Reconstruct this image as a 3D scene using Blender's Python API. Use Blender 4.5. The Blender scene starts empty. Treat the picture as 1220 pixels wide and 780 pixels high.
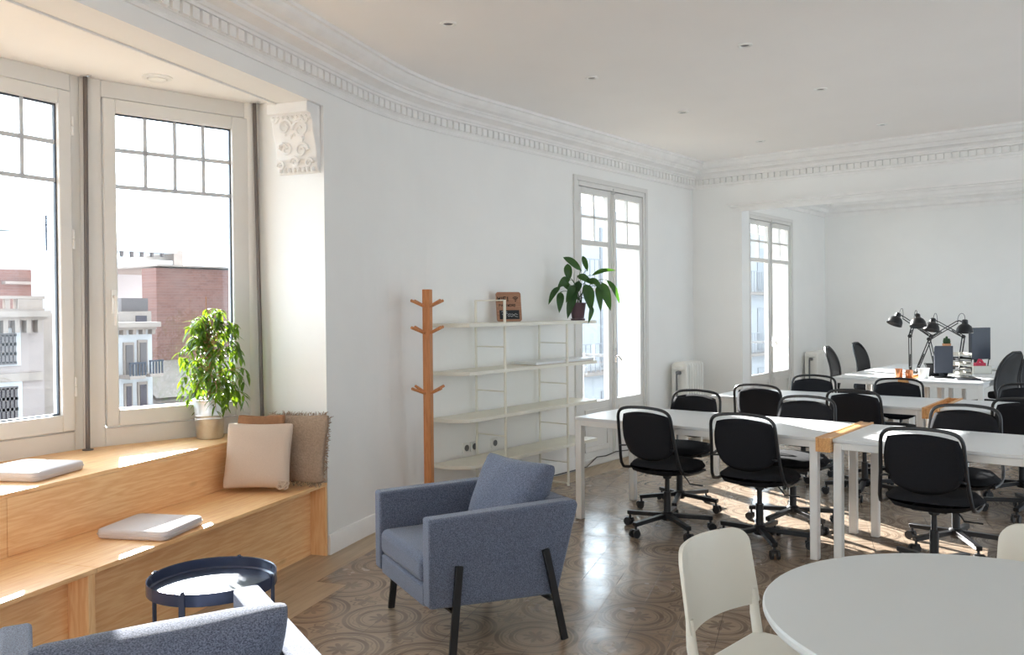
import bpy, bmesh, math, random
from mathutils import Vector, Matrix
R = math.radians
random.seed(7)
scene = bpy.context.scene
C = scene.collection
# ------------------------------------------------------------------ camera, sky, sun, exposure
EYE = Vector((0, 0, 1.52)); FPX = 1014.0; YAW = R(38.6); PIT = R(.6); ROLL = .0095; CY = 379.6
FWD = Vector((-math.sin(YAW), math.cos(YAW), 0)); RGT = Vector((math.cos(YAW), math.sin(YAW), 0)); UP = Vector((0, 0, 1))
_f = FWD*math.cos(PIT) - UP*math.sin(PIT); _u = UP*math.cos(PIT) + FWD*math.sin(PIT)
_r = RGT*math.cos(ROLL) - _u*math.sin(ROLL); _u = _u*math.cos(ROLL) + RGT*math.sin(ROLL)
cd = bpy.data.cameras.new('camera'); cam = bpy.data.objects.new('camera', cd); C.objects.link(cam)
cd.sensor_width = 36; cd.lens = FPX/1220*36; cd.shift_y = -(390-CY)/1220; cd.clip_start = .05; cd.clip_end = 400
m = Matrix((_r, _u, -_f)).transposed().to_4x4(); m.translation = EYE; cam.matrix_world = m
scene.camera = cam
def ray(x, y): return _f + _r*((x-610)/FPX) - _u*((y-CY)/FPX)
def atx(x, y, X): d = ray(x, y); return EYE + d*(X/d.x)        # where a sight line meets the plane x = X
def atz(x, y, Z): d = ray(x, y); return EYE + d*((Z-EYE.z)/d.z)

scene.view_settings.view_transform = 'Standard'; scene.view_settings.look = 'None'
scene.view_settings.gamma = 1; scene.view_settings.exposure = 1.44
scene.view_settings.use_curve_mapping = False
SUNDIR = Vector((.893, -.45, -.425)).normalized()               # direction the sunlight travels
sd = bpy.data.lights.new('sun', 'SUN'); sun = bpy.data.objects.new('sun', sd); C.objects.link(sun)
sd.energy = 12.5; sd.angle = R(.5); sd.color = (1, .97, .93)
sun.rotation_euler = SUNDIR.to_track_quat('-Z', 'Y').to_euler()
SKY_LOW, SKY_HIGH = 1.05, 4.6
w = bpy.data.worlds.new('sky'); scene.world = w; w.use_nodes = True
nt = w.node_tree; nt.nodes.clear()
tc = nt.nodes.new('ShaderNodeTexCoord')
dp = nt.nodes.new('ShaderNodeVectorMath'); dp.operation = 'DOT_PRODUCT'
h = Vector((-SUNDIR.x, -SUNDIR.y, .25)).normalized(); dp.inputs[1].default_value = h
nt.links.new(tc.outputs['Generated'], dp.inputs[0])
mr = nt.nodes.new('ShaderNodeMapRange'); mr.interpolation_type = 'SMOOTHSTEP'
mr.inputs['From Min'].default_value = -.15; mr.inputs['From Max'].default_value = .9
mr.inputs['To Min'].default_value = SKY_LOW; mr.inputs['To Max'].default_value = SKY_HIGH
nt.links.new(dp.outputs['Value'], mr.inputs['Value'])
bg = nt.nodes.new('ShaderNodeBackground'); bg.inputs[0].default_value = (.75, .885, 1, 1)
nt.links.new(mr.outputs[0], bg.inputs[1])
wo = nt.nodes.new('ShaderNodeOutputWorld'); nt.links.new(bg.outputs[0], wo.inputs[0])
try:
    scene.cycles.max_bounces = 14; scene.cycles.diffuse_bounces = 12; scene.cycles.glossy_bounces = 4
    scene.cycles.transparent_max_bounces = 16; scene.cycles.sample_clamp_indirect = 8
    scene.cycles.use_denoising = True; scene.cycles.caustics_reflective = False
    w.cycles.sampling_method = 'AUTOMATIC'
except Exception: pass

# ------------------------------------------------------------------ materials
MATS = {}
class X:                                                          # tiny node-expression helper
    nt = None
    def __init__(s, o): s.o = o
    @staticmethod
    def m(op, *a):
        n = X.nt.nodes.new('ShaderNodeMath'); n.operation = op
        for i, v in enumerate(a):
            if isinstance(v, X): X.nt.links.new(v.o, n.inputs[i])
            else: n.inputs[i].default_value = v
        return X(n.outputs[0])
    def __add__(s, b): return X.m('ADD', s, b)
    def __radd__(s, b): return X.m('ADD', s, b)
    def __sub__(s, b): return X.m('SUBTRACT', s, b)
    def __rsub__(s, b): return X.m('SUBTRACT', b, s)
    def __mul__(s, b): return X.m('MULTIPLY', s, b)
    def __rmul__(s, b): return X.m('MULTIPLY', s, b)
    def __truediv__(s, b): return X.m('DIVIDE', s, b)
def band(v, c, wd, soft=.25):                                     # 1 where |v-c| < wd
    d = X.m('ABSOLUTE', v - c)
    n = X.nt.nodes.new('ShaderNodeMapRange'); X.nt.links.new(d.o, n.inputs[0])
    n.inputs[1].default_value = wd*(1-soft); n.inputs[2].default_value = wd*(1+soft); n.inputs[3].default_value = 1; n.inputs[4].default_value = 0
    return X(n.outputs[0])
def ramp(v, a, b, lo=0., hi=1.):
    n = X.nt.nodes.new('ShaderNodeMapRange'); X.nt.links.new(v.o, n.inputs[0])
    n.inputs[1].default_value = a; n.inputs[2].default_value = b; n.inputs[3].default_value = lo; n.inputs[4].default_value = hi
    return X(n.outputs[0])
def mixc(f, a, b):
    n = X.nt.nodes.new('ShaderNodeMix'); n.data_type = 'RGBA'
    if isinstance(f, X): X.nt.links.new(f.o, n.inputs[0])
    else: n.inputs[0].default_value = f
    for v, i in ((a, 6), (b, 7)):
        if isinstance(v, X): X.nt.links.new(v.o, n.inputs[i])
        else: n.inputs[i].default_value = (*v, 1)
    return X(n.outputs[2])
def noise(scale, detail=3, vec=None, rough=.5, dim='3D'):
    n = X.nt.nodes.new('ShaderNodeTexNoise'); n.inputs['Scale'].default_value = scale; n.inputs['Detail'].default_value = detail
    n.inputs['Roughness'].default_value = rough
    if vec is not None: X.nt.links.new(vec, n.inputs['Vector'])
    return X(n.outputs[0])
def coords(kind='Object', scale=(1, 1, 1), rot=(0, 0, 0)):
    t = X.nt.nodes.new('ShaderNodeTexCoord'); mp = X.nt.nodes.new('ShaderNodeMapping')
    mp.inputs['Scale'].default_value = scale; mp.inputs['Rotation'].default_value = rot
    X.nt.links.new(t.outputs[kind], mp.inputs[0]); return mp.outputs[0]
def sr(r, g, b):                                                  # sRGB 0-255 to linear
    f = lambda c: (c/255/12.92) if c/255 <= .04045 else ((c/255+.055)/1.055)**2.4
    return (f(r), f(g), f(b))
def mat(name, col, rough=.5, metal=0, spec=.5, var=0, vscale=8, bump=0, bscale=60, builder=None, sheen=0):
    mt = bpy.data.materials.new(name); mt.use_nodes = True; X.nt = mt.node_tree
    b = mt.node_tree.nodes['Principled BSDF']
    b.inputs['Roughness'].default_value = rough; b.inputs['Metallic'].default_value = metal
    b.inputs['Specular IOR Level'].default_value = spec; b.inputs['Base Color'].default_value = (*col, 1)
    if sheen: b.inputs['Sheen Weight'].default_value = sheen
    v = coords('Object')
    n = noise(vscale, 3, v)
    a = var if var else .03
    c = mixc(ramp(n, .3, .7), tuple(k*(1-a) for k in col), tuple(min(1, k*(1+a)) for k in col))
    X.nt.links.new(c.o, b.inputs['Base Color'])
    if builder: builder(b, v)
    if bump:
        bp = X.nt.nodes.new('ShaderNodeBump'); bp.inputs['Strength'].default_value = bump; bp.inputs['Distance'].default_value = .01
        X.nt.links.new(noise(bscale, 4, v).o, bp.inputs['Height']); X.nt.links.new(bp.outputs[0], b.inputs['Normal'])
    MATS[name] = mt; return mt
WALLC = sr(240, 240, 238)
mat('wall_paint', WALLC, .65, var=.012, vscale=3, bump=.08, bscale=30)
mat('ceiling_paint', sr(246, 244, 242), .7, var=.01, vscale=2)
mat('plaster', sr(240, 239, 237), .6, bump=.1, bscale=40)
mat('window_paint', sr(222, 221, 218), .35, var=.01)
mat('bar_grey', sr(196, 200, 206), .4)
mat('white_metal', sr(236, 236, 234), .3, var=.01)
mat('cream_metal', sr(232, 230, 218), .4)
mat('grey_laminate', sr(196, 201, 202), .32, var=.008, vscale=3)
mat('white_laminate', sr(225, 228, 230), .32, var=.008, vscale=3)
mat('white_plastic', sr(212, 209, 198), .4, var=.01)
mat('radiator_paint', sr(232, 231, 226), .35)
mat('black_metal', (.012, .012, .014), .35, spec=.5)
mat('black_fabric', (.014, .014, .017), .92, var=.25, vscale=300, bump=.3, bscale=500, spec=.25)
mat('black_plastic', (.02, .02, .022), .4)
mat('grey_plastic', sr(105, 106, 108), .45)
mat('chrome', (.8, .8, .8), .15, 1)
mat('zinc', (.74, .74, .75), .38, 1, var=.08, vscale=20, bump=.06, bscale=30)
mat('pole_metal', sr(112, 104, 100), .4, .6)
mat('copper', sr(190, 132, 96), .35, .9)
mat('terracotta', sr(175, 130, 95), .75, var=.08)
mat('purple_pot', sr(88, 66, 76), .5)
mat('soil', sr(60, 45, 35), .95, var=.3, vscale=60, bump=.5)
mat('white_ceramic', sr(235, 235, 232), .3)
mat('red_plastic', sr(200, 30, 70), .4)
mat('grey_screen', sr(56, 60, 72), .4, var=.02)
mat('paper', sr(235, 233, 226), .8)
mat('beige_linen', sr(202, 184, 168), .9, var=.05, vscale=250, bump=.25, bscale=400)
mat('taupe_knit', sr(165, 143, 124), .95, var=.15, vscale=90, bump=.8, bscale=110)
mat('brown_suede', sr(150, 108, 78), .9, var=.08, vscale=40)
mat('cushion_grey', sr(202, 197, 199), .9, var=.03, vscale=250, bump=.2, bscale=400)
mat('tray_blue', sr(58, 66, 88), .22, .2)
mat('iron', sr(60, 66, 78), .5)
mat('chalk', sr(45, 47, 50), .8)
mat('ink', sr(40, 28, 20), .8)
mat('chalk_line', sr(200, 205, 208), .8)
mat('rubber', (.02, .02, .02), .7)
def heather(b, v):
    n1 = noise(290, 2, v); n2 = noise(450, 2, v); n3 = noise(5, 2, v)
    c = mixc(ramp(n1, .38, .62), sr(62, 70, 88), sr(112, 121, 142))
    c = mixc(ramp(n2, .5, .75)*.5, c, sr(142, 150, 170)); c = mixc(ramp(n3, .3, .7)*.12, c, sr(80, 85, 100))
    X.nt.links.new(c.o, b.inputs['Base Color'])
mat('blue_fabric', sr(100, 108, 128), .93, spec=.2, builder=heather, bump=.35, bscale=420, sheen=.25)
def wood_builder(light, dark, axis, knots=True, ring=9.):
    def f(b, v):
        sc = [ring, ring, ring]; sc[axis] = ring*.09
        v1 = coords('Object', tuple(sc)); n1 = noise(1.6, 4, v1, .6)
        sc2 = [70, 70, 70]; sc2[axis] = 2.2
        n2 = noise(1., 3, coords('Object', tuple(sc2)), .6)
        wv = X.m('FRACT', n1*7.)
        wv = X.m('ABSOLUTE', wv - .5)*2.
        c = mixc(ramp(wv, .1, 1.)*.55, light, dark)
        c = mixc(ramp(n2, .45, .75)*.5, c, dark)
        if knots:
            vo = X.nt.nodes.new('ShaderNodeTexVoronoi'); vo.inputs['Scale'].default_value = 1.
            ks = [5, 5, 5]; ks[axis] = 2.2; X.nt.links.new(coords('Object', tuple(ks)), vo.inputs['Vector'])
            k = ramp(X(vo.outputs['Distance']), .05, .13, 1, 0)
            c = mixc(k*.55, c, tuple(q*.55 for q in dark))
        X.nt.links.new(c.o, b.inputs['Base Color'])
        X.nt.links.new(ramp(n2, .3, .8, .30, .46).o, b.inputs['Roughness'])
    return f
mat('bench_wood', sr(222, 178, 128), .45, builder=wood_builder(sr(246, 206, 154), sr(224, 164, 108), 0))
mat('bench_wood_upright', sr(222, 178, 128), .45, builder=wood_builder(sr(246, 206, 154), sr(224, 164, 108), 2, False))
mat('rack_wood', sr(190, 120, 70), .45, builder=wood_builder(sr(205, 140, 88), sr(178, 108, 62), 2, False, 14.))
mat('beam_wood', sr(225, 175, 115), .5, builder=wood_builder(sr(228, 178, 118), sr(190, 128, 75), 1, False, 14.))
mat('sign_wood', sr(165, 120, 92), .6, builder=wood_builder(sr(172, 128, 100), sr(140, 96, 72), 0, False, 14.))

def leafmat(name, c1, c2, trans, fac=.4):
    mt = bpy.data.materials.new(name); mt.use_nodes = True; X.nt = mt.node_tree; nt = X.nt
    b = nt.nodes['Principled BSDF']; v = coords('Object')
    c = mixc(ramp(noise(22, 2, v), .35, .65), c1, c2)
    X.nt.links.new(c.o, b.inputs['Base Color']); b.inputs['Roughness'].default_value = .38
    t = nt.nodes.new('ShaderNodeBsdfTranslucent'); t.inputs[0].default_value = (*trans, 1)
    mx = nt.nodes.new('ShaderNodeMixShader'); mx.inputs[0].default_value = fac
    nt.links.new(b.outputs[0], mx.inputs[1]); nt.links.new(t.outputs[0], mx.inputs[2])
    nt.links.new(mx.outputs[0], nt.nodes['Material Output'].inputs[0]); MATS[name] = mt
leafmat('ficus_leaf', sr(30, 66, 24), sr(72, 112, 36), sr(160, 195, 40), .26)
leafmat('lily_leaf', sr(26, 50, 30), sr(38, 70, 38), sr(90, 150, 30), .22)
def glassmat():
    mt = bpy.data.materials.new('window_glass'); mt.use_nodes = True; nt = mt.node_tree; nt.nodes.clear()
    t = nt.nodes.new('ShaderNodeBsdfTransparent'); t.inputs[0].default_value = (.97, .98, .98, 1)
    g = nt.nodes.new('ShaderNodeBsdfGlossy'); g.inputs['Roughness'].default_value = .02
    lw = nt.nodes.new('ShaderNodeLayerWeight'); lw.inputs[0].default_value = .5
    pw = nt.nodes.new('ShaderNodeMath'); pw.operation = 'POWER'; pw.inputs[1].default_value = 5; nt.links.new(lw.outputs['Facing'], pw.inputs[0])
    fr = nt.nodes.new('ShaderNodeMath'); fr.operation = 'MULTIPLY_ADD'; fr.inputs[1].default_value = .9; fr.inputs[2].default_value = .035; nt.links.new(pw.outputs[0], fr.inputs[0])
    mx = nt.nodes.new('ShaderNodeMixShader'); o = nt.nodes.new('ShaderNodeOutputMaterial')
    nt.links.new(fr.outputs[0], mx.inputs[0]); nt.links.new(t.outputs[0], mx.inputs[1]); nt.links.new(g.outputs[0], mx.inputs[2]); nt.links.new(mx.outputs[0], o.inputs[0])
    MATS['window_glass'] = mt
glassmat()
def meshmat():
    mt = bpy.data.materials.new('mesh_cloth'); mt.use_nodes = True; X.nt = mt.node_tree; nt = X.nt
    b = nt.nodes['Principled BSDF']; b.inputs['Base Color'].default_value = (.012, .012, .014, 1); b.inputs['Roughness'].default_value = .7
    t = nt.nodes.new('ShaderNodeBsdfTransparent'); mx = nt.nodes.new('ShaderNodeMixShader'); mx.inputs[0].default_value = .965
    nt.links.new(t.outputs[0], mx.inputs[1]); nt.links.new(b.outputs[0], mx.inputs[2]); nt.links.new(mx.outputs[0], nt.nodes['Material Output'].inputs[0]); MATS['mesh_cloth'] = mt
meshmat()
# plan frame of the angled wall that holds the bay: u runs along the wall, n points into the room
TA = R(19.8); OA = Vector((-4.214, 3.419, 0))
UA = Vector((-math.sin(TA), math.cos(TA), 0)); NA = Vector((math.cos(TA), math.sin(TA), 0))
def W(u, n, z=0): return OA + UA*u + NA*n + Vector((0, 0, z))
ROTA = math.atan2(UA.y, UA.x)                                     # local x axis along the wall
def floormat():
    mt = bpy.data.materials.new('cement_tile'); mt.use_nodes = True; X.nt = mt.node_tree; nt = X.nt
    b = nt.nodes['Principled BSDF']
    g = nt.nodes.new('ShaderNodeNewGeometry'); sp = nt.nodes.new('ShaderNodeSeparateXYZ'); nt.links.new(g.outputs['Position'], sp.inputs[0])
    x = X(sp.outputs[0]); y = X(sp.outputs[1])
    dx = x - OA.x; dy = y - OA.y
    u = dx*UA.x + dy*UA.y; n = dx*NA.x + dy*NA.y
    # 40 cm roundels, 20 cm tiles
    cu = X.m('FRACT', (u + .88)/.4 + 100.5) - .5; cn = X.m('FRACT', (n - .83)/.4 + 100.5) - .5
    wob = noise(3.5, 2, g.outputs['Position'])
    r = X.m('SQRT', cu*cu + cn*cn)*.4
    ang = X.m('ARCTAN2', cu, cn)
    pet = X.m('ABSOLUTE', X.m('COSINE', ang*4.))
    k = band(r, .185, .011); k = X.m('MAXIMUM', k, band(r, .163, .005)*.8)
    k = X.m('MAXIMUM', k, band(r, .118, .011)); k = X.m('MAXIMUM', k, band(r, .097, .003)*.7)
    ros = ramp(r - pet*.045, .018, .030, 1, 0)*.85
    k = X.m('MAXIMUM', k, ros)
    scal = band(r + X.m('COSINE', ang*12.)*.006, .141, .004)*.55
    k = X.m('MAXIMUM', k, scal)
    # corner motif between roundels
    du = X.m('FRACT', (u + .88)/.4 + 100.) - .5; dn = X.m('FRACT', (n - .83)/.4 + 100.) - .5
    r2 = X.m('SQRT', du*du + dn*dn)*.4; a2 = X.m('ARCTAN2', du, dn)
    k2 = ramp(r2 - X.m('ABSOLUTE', X.m('COSINE', a2*2.))*.05, .012, .02, 1, 0)*.7
    k2 = X.m('MAXIMUM', k2, band(r2 + X.m('COSINE', a2*8.)*.012, .066, .006)*.75)
    k = X.m('MAXIMUM', k, k2)
    tn = noise(1.1, 3, g.outputs['Position'])
    cellu = X.m('FLOOR', (u+.88)/.2 + 100.); celln = X.m('FLOOR', (n-.83)/.2 + 100.)
    wn = nt.nodes.new('ShaderNodeTexWhiteNoise'); wn.noise_dimensions = '2D'
    cb = nt.nodes.new('ShaderNodeCombineXYZ'); nt.links.new(cellu.o, cb.inputs[0]); nt.links.new(celln.o, cb.inputs[1]); nt.links.new(cb.outputs[0], wn.inputs['Vector'])
    tv = X(wn.outputs['Value'])
    base = mixc(ramp(tn, .3, .7), sr(150, 132, 114), sr(172, 155, 137))
    base = mixc(tv*.35, base, sr(136, 112, 92))
    fig = mixc(ramp(wob, .3, .7), sr(96, 82, 70), sr(114, 98, 84))
    wear = ramp(noise(6, 4, g.outputs['Position']), .3, .62, .45, 1.)
    col = mixc(k*wear*.82, base, fig)
    gu = X.m('ABSOLUTE', X.m('FRACT', (u+.88)/.2 + 100.5) - .5)*.2; gn = X.m('ABSOLUTE', X.m('FRACT', (n-.83)/.2 + 100.5) - .5)*.2
    grout = X.m('MAXIMUM', ramp(gu, .0008, .0018, 1, 0), ramp(gn, .0008, .0018, 1, 0))
    crack = ramp(noise(2.3, 2, g.outputs['Position']), .5, .6, .15, .9)
    col = mixc(grout*crack, col, sr(70, 58, 48))
    # plain border along the window walls, stepped against the roundel field
    step = ramp(u, -.48, -.479, .40, .21)
    inside = X.m('MULTIPLY', ramp(n - step, 0, .002), ramp(x, -4.26, -4.258))
    sv = coords('Object', (3., 3., 3.), (0, 0, -TA)); 
    mp = nt.nodes.new('ShaderNodeMapping'); mp.inputs['Rotation'].default_value = (0, 0, -ROTA); mp.inputs['Scale'].default_value = (1.6, 14, 1)
    mp.vector_type = 'TEXTURE'; mp.inputs['Scale'].default_value = (.6, .05, 1); mp.inputs['Rotation'].default_value = (0, 0, ROTA)
    nt.links.new(g.outputs['Position'], mp.inputs[0]); gr = noise(1.2, 4, mp.outputs[0], .6)
    bu = X.m('FLOOR', u/.6 + 100.); bn = X.m('FLOOR', (n-.01)/.2 + 100.)
    w2 = nt.nodes.new('ShaderNodeTexWhiteNoise'); w2.noise_dimensions = '2D'; c2 = nt.nodes.new('ShaderNodeCombineXYZ')
    nt.links.new(bu.o, c2.inputs[0]); nt.links.new(bn.o, c2.inputs[1]); nt.links.new(c2.outputs[0], w2.inputs['Vector'])
    bcol = mixc(ramp(gr, .35, .7), sr(196, 178, 152), sr(160, 138, 112)); bcol = mixc(X(w2.outputs['Value'])*.3, bcol, sr(150, 135, 115))
    bj = ramp(X.m('ABSOLUTE', X.m('FRACT', (n-.01)/.2 + 100.5) - .5)*.2, .0008, .002, 1, 0)
    bcol = mixc(bj*.6, bcol, sr(90, 76, 60))
    col = mixc(inside, bcol, col)
    nt.links.new(col.o, b.inputs['Base Color'])
    rg = ramp(noise(3, 4, g.outputs['Position']), .35, .7, .16, .30)
    rg = rg + (1. - inside)*.2
    nt.links.new(rg.o, b.inputs['Roughness']); b.inputs['Specular IOR Level'].default_value = .45
    bp = nt.nodes.new('ShaderNodeBump'); bp.inputs['Strength'].default_value = .25; bp.inputs['Distance'].default_value = .004
    hgt = noise(7, 2, g.outputs['Position'])*.6 + tv*.35 - grout*.5
    nt.links.new(hgt.o, bp.inputs['Height']); nt.links.new(bp.outputs[0], b.inputs['Normal'])
    MATS['cement_tile'] = mt
floormat()
def brickmat(name, a, b_, mo, scale):
    mt = bpy.data.materials.new(name); mt.use_nodes = True; X.nt = mt.node_tree; nt = X.nt
    b = nt.nodes['Principled BSDF']; b.inputs['Roughness'].default_value = .9
    br = nt.nodes.new('ShaderNodeTexBrick'); br.inputs['Color1'].default_value = (*a, 1); br.inputs['Color2'].default_value = (*b_, 1); br.inputs['Mortar'].default_value = (*mo, 1)
    br.inputs['Scale'].default_value = scale; br.inputs['Mortar Size'].default_value = .012
    nt.links.new(coords('Object', (1, 1, 1), (0, R(90), R(90))), br.inputs['Vector'])
    c = mixc(ramp(noise(1.1, 4, coords('Object')), .35, .7)*.35, X(br.outputs[0]), sr(142, 124, 118))
    nt.links.new(c.o, b.inputs['Base Color']); MATS[name] = mt
brickmat('party_brick', sr(124, 86, 78), sr(138, 98, 88), sr(140, 120, 112), 3.)
mat('facade_cream', sr(162, 150, 146), .9, var=.05, vscale=1.2, bump=.1)
mat('facade_white', sr(190, 190, 192), .9, var=.03, vscale=1.)
mat('facade_stone', sr(158, 146, 138), .9, var=.08, vscale=3.)
mat('facade_green', sr(165, 182, 178), .9)
mat('pale_window', sr(150, 150, 154), .4)
mat('balcony_iron', sr(120, 122, 126), .5)
mat('shutter_grey', sr(104, 98, 98), .7)
mat('dark_window', sr(74, 66, 74), .3)
mat('asphalt', sr(105, 105, 105), .9)
mat('roof_tile', sr(140, 130, 122), .9, var=.1, vscale=4)

# ------------------------------------------------------------------ mesh helpers
class MB:
    def __init__(s): s.v = []; s.f = []
    def add(s, vs, fs, M=None):
        o = len(s.v)
        for p in vs:
            p = Vector(p); s.v.append(M @ p if M is not None else p)
        s.f += [tuple(i+o for i in f) for f in fs]; return s
    def box(s, x0, x1, y0, y1, z0, z1, M=None):
        return s.add([(x0, y0, z0), (x1, y0, z0), (x1, y1, z0), (x0, y1, z0), (x0, y0, z1), (x1, y0, z1), (x1, y1, z1), (x0, y1, z1)],
            [(3, 2, 1, 0), (4, 5, 6, 7), (0, 1, 5, 4), (1, 2, 6, 5), (2, 3, 7, 6), (3, 0, 4, 7)], M)
    def prism(s, poly, z0, z1, M=None):                           # polygon (x,y) counter-clockwise, extruded in z
        n = len(poly)
        vs = [(x, y, z0) for x, y in poly] + [(x, y, z1) for x, y in poly]
        fs = [tuple(range(n-1, -1, -1)), tuple(range(n, 2*n))] + [(i, (i+1) % n, n+(i+1) % n, n+i) for i in range(n)]
        return s.add(vs, fs, M)
    def bar(s, a, b, w, h=None, up=Vector((0, 0, 1))):            # rectangular bar from a to b
        a = Vector(a); b = Vector(b); d = (b-a); L = d.length; d.normalize(); h = h or w
        sd = d.cross(up)
        if sd.length < 1e-4: sd = Vector((1, 0, 0))
        sd.normalize(); u2 = sd.cross(d)
        M = Matrix((sd, d, u2)).transposed().to_4x4(); M.translation = a
        return s.box(-w/2, w/2, 0, L, -h/2, h/2, M)
    def tube(s, pts, r, seg=8, closed=False, cap=True):
        pts = [Vector(p) for p in pts]; n = len(pts); rr = r if hasattr(r, '__len__') else [r]*n
        o = len(s.v); prev = None
        for i, p in enumerate(pts):
            a = pts[(i-1) % n] if (closed or i) else p; b = pts[(i+1) % n] if (closed or i < n-1) else p
            t = (b-a).normalized()
            if prev is None:
                q = Vector((0, 0, 1)) if abs(t.z) < .9 else Vector((1, 0, 0)); nx = t.cross(q).normalized()
            else: nx = (prev - t*prev.dot(t)).normalized()
            prev = nx; ny = t.cross(nx)
            for k in range(seg):
                c = 2*math.pi*k/seg; s.v.append(p + nx*(math.cos(c)*rr[i]) + ny*(math.sin(c)*rr[i]))
        for i in range(n if closed else n-1):
            a = o+i*seg; b = o+((i+1) % n)*seg
            for k in range(seg): s.f.append((a+k, a+(k+1) % seg, b+(k+1) % seg, b+k))
        if cap and not closed:
            s.f.append(tuple(o+k for k in range(seg-1, -1, -1))); s.f.append(tuple(o+(n-1)*seg+k for k in range(seg)))
        return s
    def lathe(s, prof, seg=24, M=None):                           # profile of (r, z)
        o = len(s.v); n = len(prof)
        for r, z in prof:
            for k in range(seg):
                a = 2*math.pi*k/seg; p = Vector((r*math.cos(a), r*math.sin(a), z)); s.v.append(M @ p if M is not None else p)
        for i in range(n-1):
            for k in range(seg): s.f.append((o+i*seg+k, o+i*seg+(k+1) % seg, o+(i+1)*seg+(k+1) % seg, o+(i+1)*seg+k))
        if prof[0][0] > 1e-5: s.f.append(tuple(o+k for k in range(seg-1, -1, -1)))
        if prof[-1][0] > 1e-5: s.f.append(tuple(o+(n-1)*seg+k for k in range(seg)))
        return s
    def cyl(s, a, b, r, seg=16): return s.tube([a, b], r, seg)
    def sweep(s, prof, path):                                     # closed section of (out, z) along plan path, out = left normal
        P = [Vector((p[0], p[1])) for p in path]; o = len(s.v); m_ = len(prof)
        for i, p in enumerate(P):
            d1 = (P[i]-P[i-1]).normalized() if i else (P[1]-P[0]).normalized()
            d2 = (P[i+1]-P[i]).normalized() if i < len(P)-1 else d1
            n1 = Vector((d1.y, -d1.x)); n2 = Vector((d2.y, -d2.x)); nn = (n1+n2); nn.normalize(); k = 1/max(.3, nn.dot(n1))
            for q, z in prof: s.v.append(Vector((p.x+nn.x*q*k, p.y+nn.y*q*k, z)))
        for i in range(len(P)-1):
            for k in range(m_): s.f.append((o+i*m_+k, o+i*m_+(k+1) % m_, o+(i+1)*m_+(k+1) % m_, o+(i+1)*m_+k))
        s.f.append(tuple(o+k for k in range(m_-1, -1, -1))); s.f.append(tuple(o+(len(P)-1)*m_+k for k in range(m_)))
        return s
    def build(s, name, material, parent=None, bevel=0, smooth=False, sub=0, loc=None, rot=None, seg=2):
        me = bpy.data.meshes.new(name); me.from_pydata([tuple(v) for v in s.v], [], s.f)
        bm = bmesh.new(); bm.from_mesh(me); bmesh.ops.recalc_face_normals(bm, faces=bm.faces); bm.to_mesh(me); bm.free()
        me.materials.append(MATS[material]); o = bpy.data.objects.new(name, me); C.objects.link(o)
        if parent is not None: o.parent = parent
        if loc is not None: o.location = loc
        if rot is not None: o.rotation_euler = rot
        if bevel:
            b = o.modifiers.new('bevel', 'BEVEL'); b.width = bevel; b.segments = seg; b.limit_method = 'ANGLE'; b.angle_limit = R(40)
        if sub:
            q = o.modifiers.new('sub', 'SUBSURF'); q.levels = sub; q.render_levels = sub
        if smooth or bevel or sub:
            for p in me.polygons: p.use_smooth = True
            if not sub:
                try: me.set_sharp_from_angle(angle=R(40))
                except Exception: pass
        return o
def thing(name, label, cat, loc=(0, 0, 0), rz=0, group=None):
    o = bpy.data.objects.new(name, None); C.objects.link(o); o.location = loc; o.rotation_euler = (0, 0, rz); o.empty_display_size = .1
    return tag(o, label, cat, group)
def tag(o, label, cat, group=None):
    o['label'] = label; o['category'] = cat
    if group: o['group'] = group
    return o
def struct(o, label=None):
    o['kind'] = 'structure'
    if label: o['label'] = label
    return o
def dup(root, loc, rz, label):
    r = root.copy(); C.objects.link(r); r.location = loc; r.rotation_euler = (0, 0, rz); r['label'] = label
    for ch in list(root.children):
        c = ch.copy(); C.objects.link(c); c.parent = r
        for g in ch.children:
            d = g.copy(); C.objects.link(d); d.parent = c
    return r
def bez(a, b, c, d, n=10):
    a, b, c, d = map(Vector, (a, b, c, d)); return [a*(1-t)**3 + b*3*t*(1-t)**2 + c*3*t*t*(1-t) + d*t**3 for t in [i/n for i in range(n+1)]]
def rrect(w, h, r, n=5):                                          # rounded rectangle outline centred at 0
    out = []
    for cx, cy, a0 in ((w/2-r, h/2-r, 0), (-w/2+r, h/2-r, 90), (-w/2+r, -h/2+r, 180), (w/2-r, -h/2+r, 270)):
        for i in range(n+1):
            a = R(a0+90*i/n); out.append((cx+r*math.cos(a), cy+r*math.sin(a)))
    return out
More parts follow.
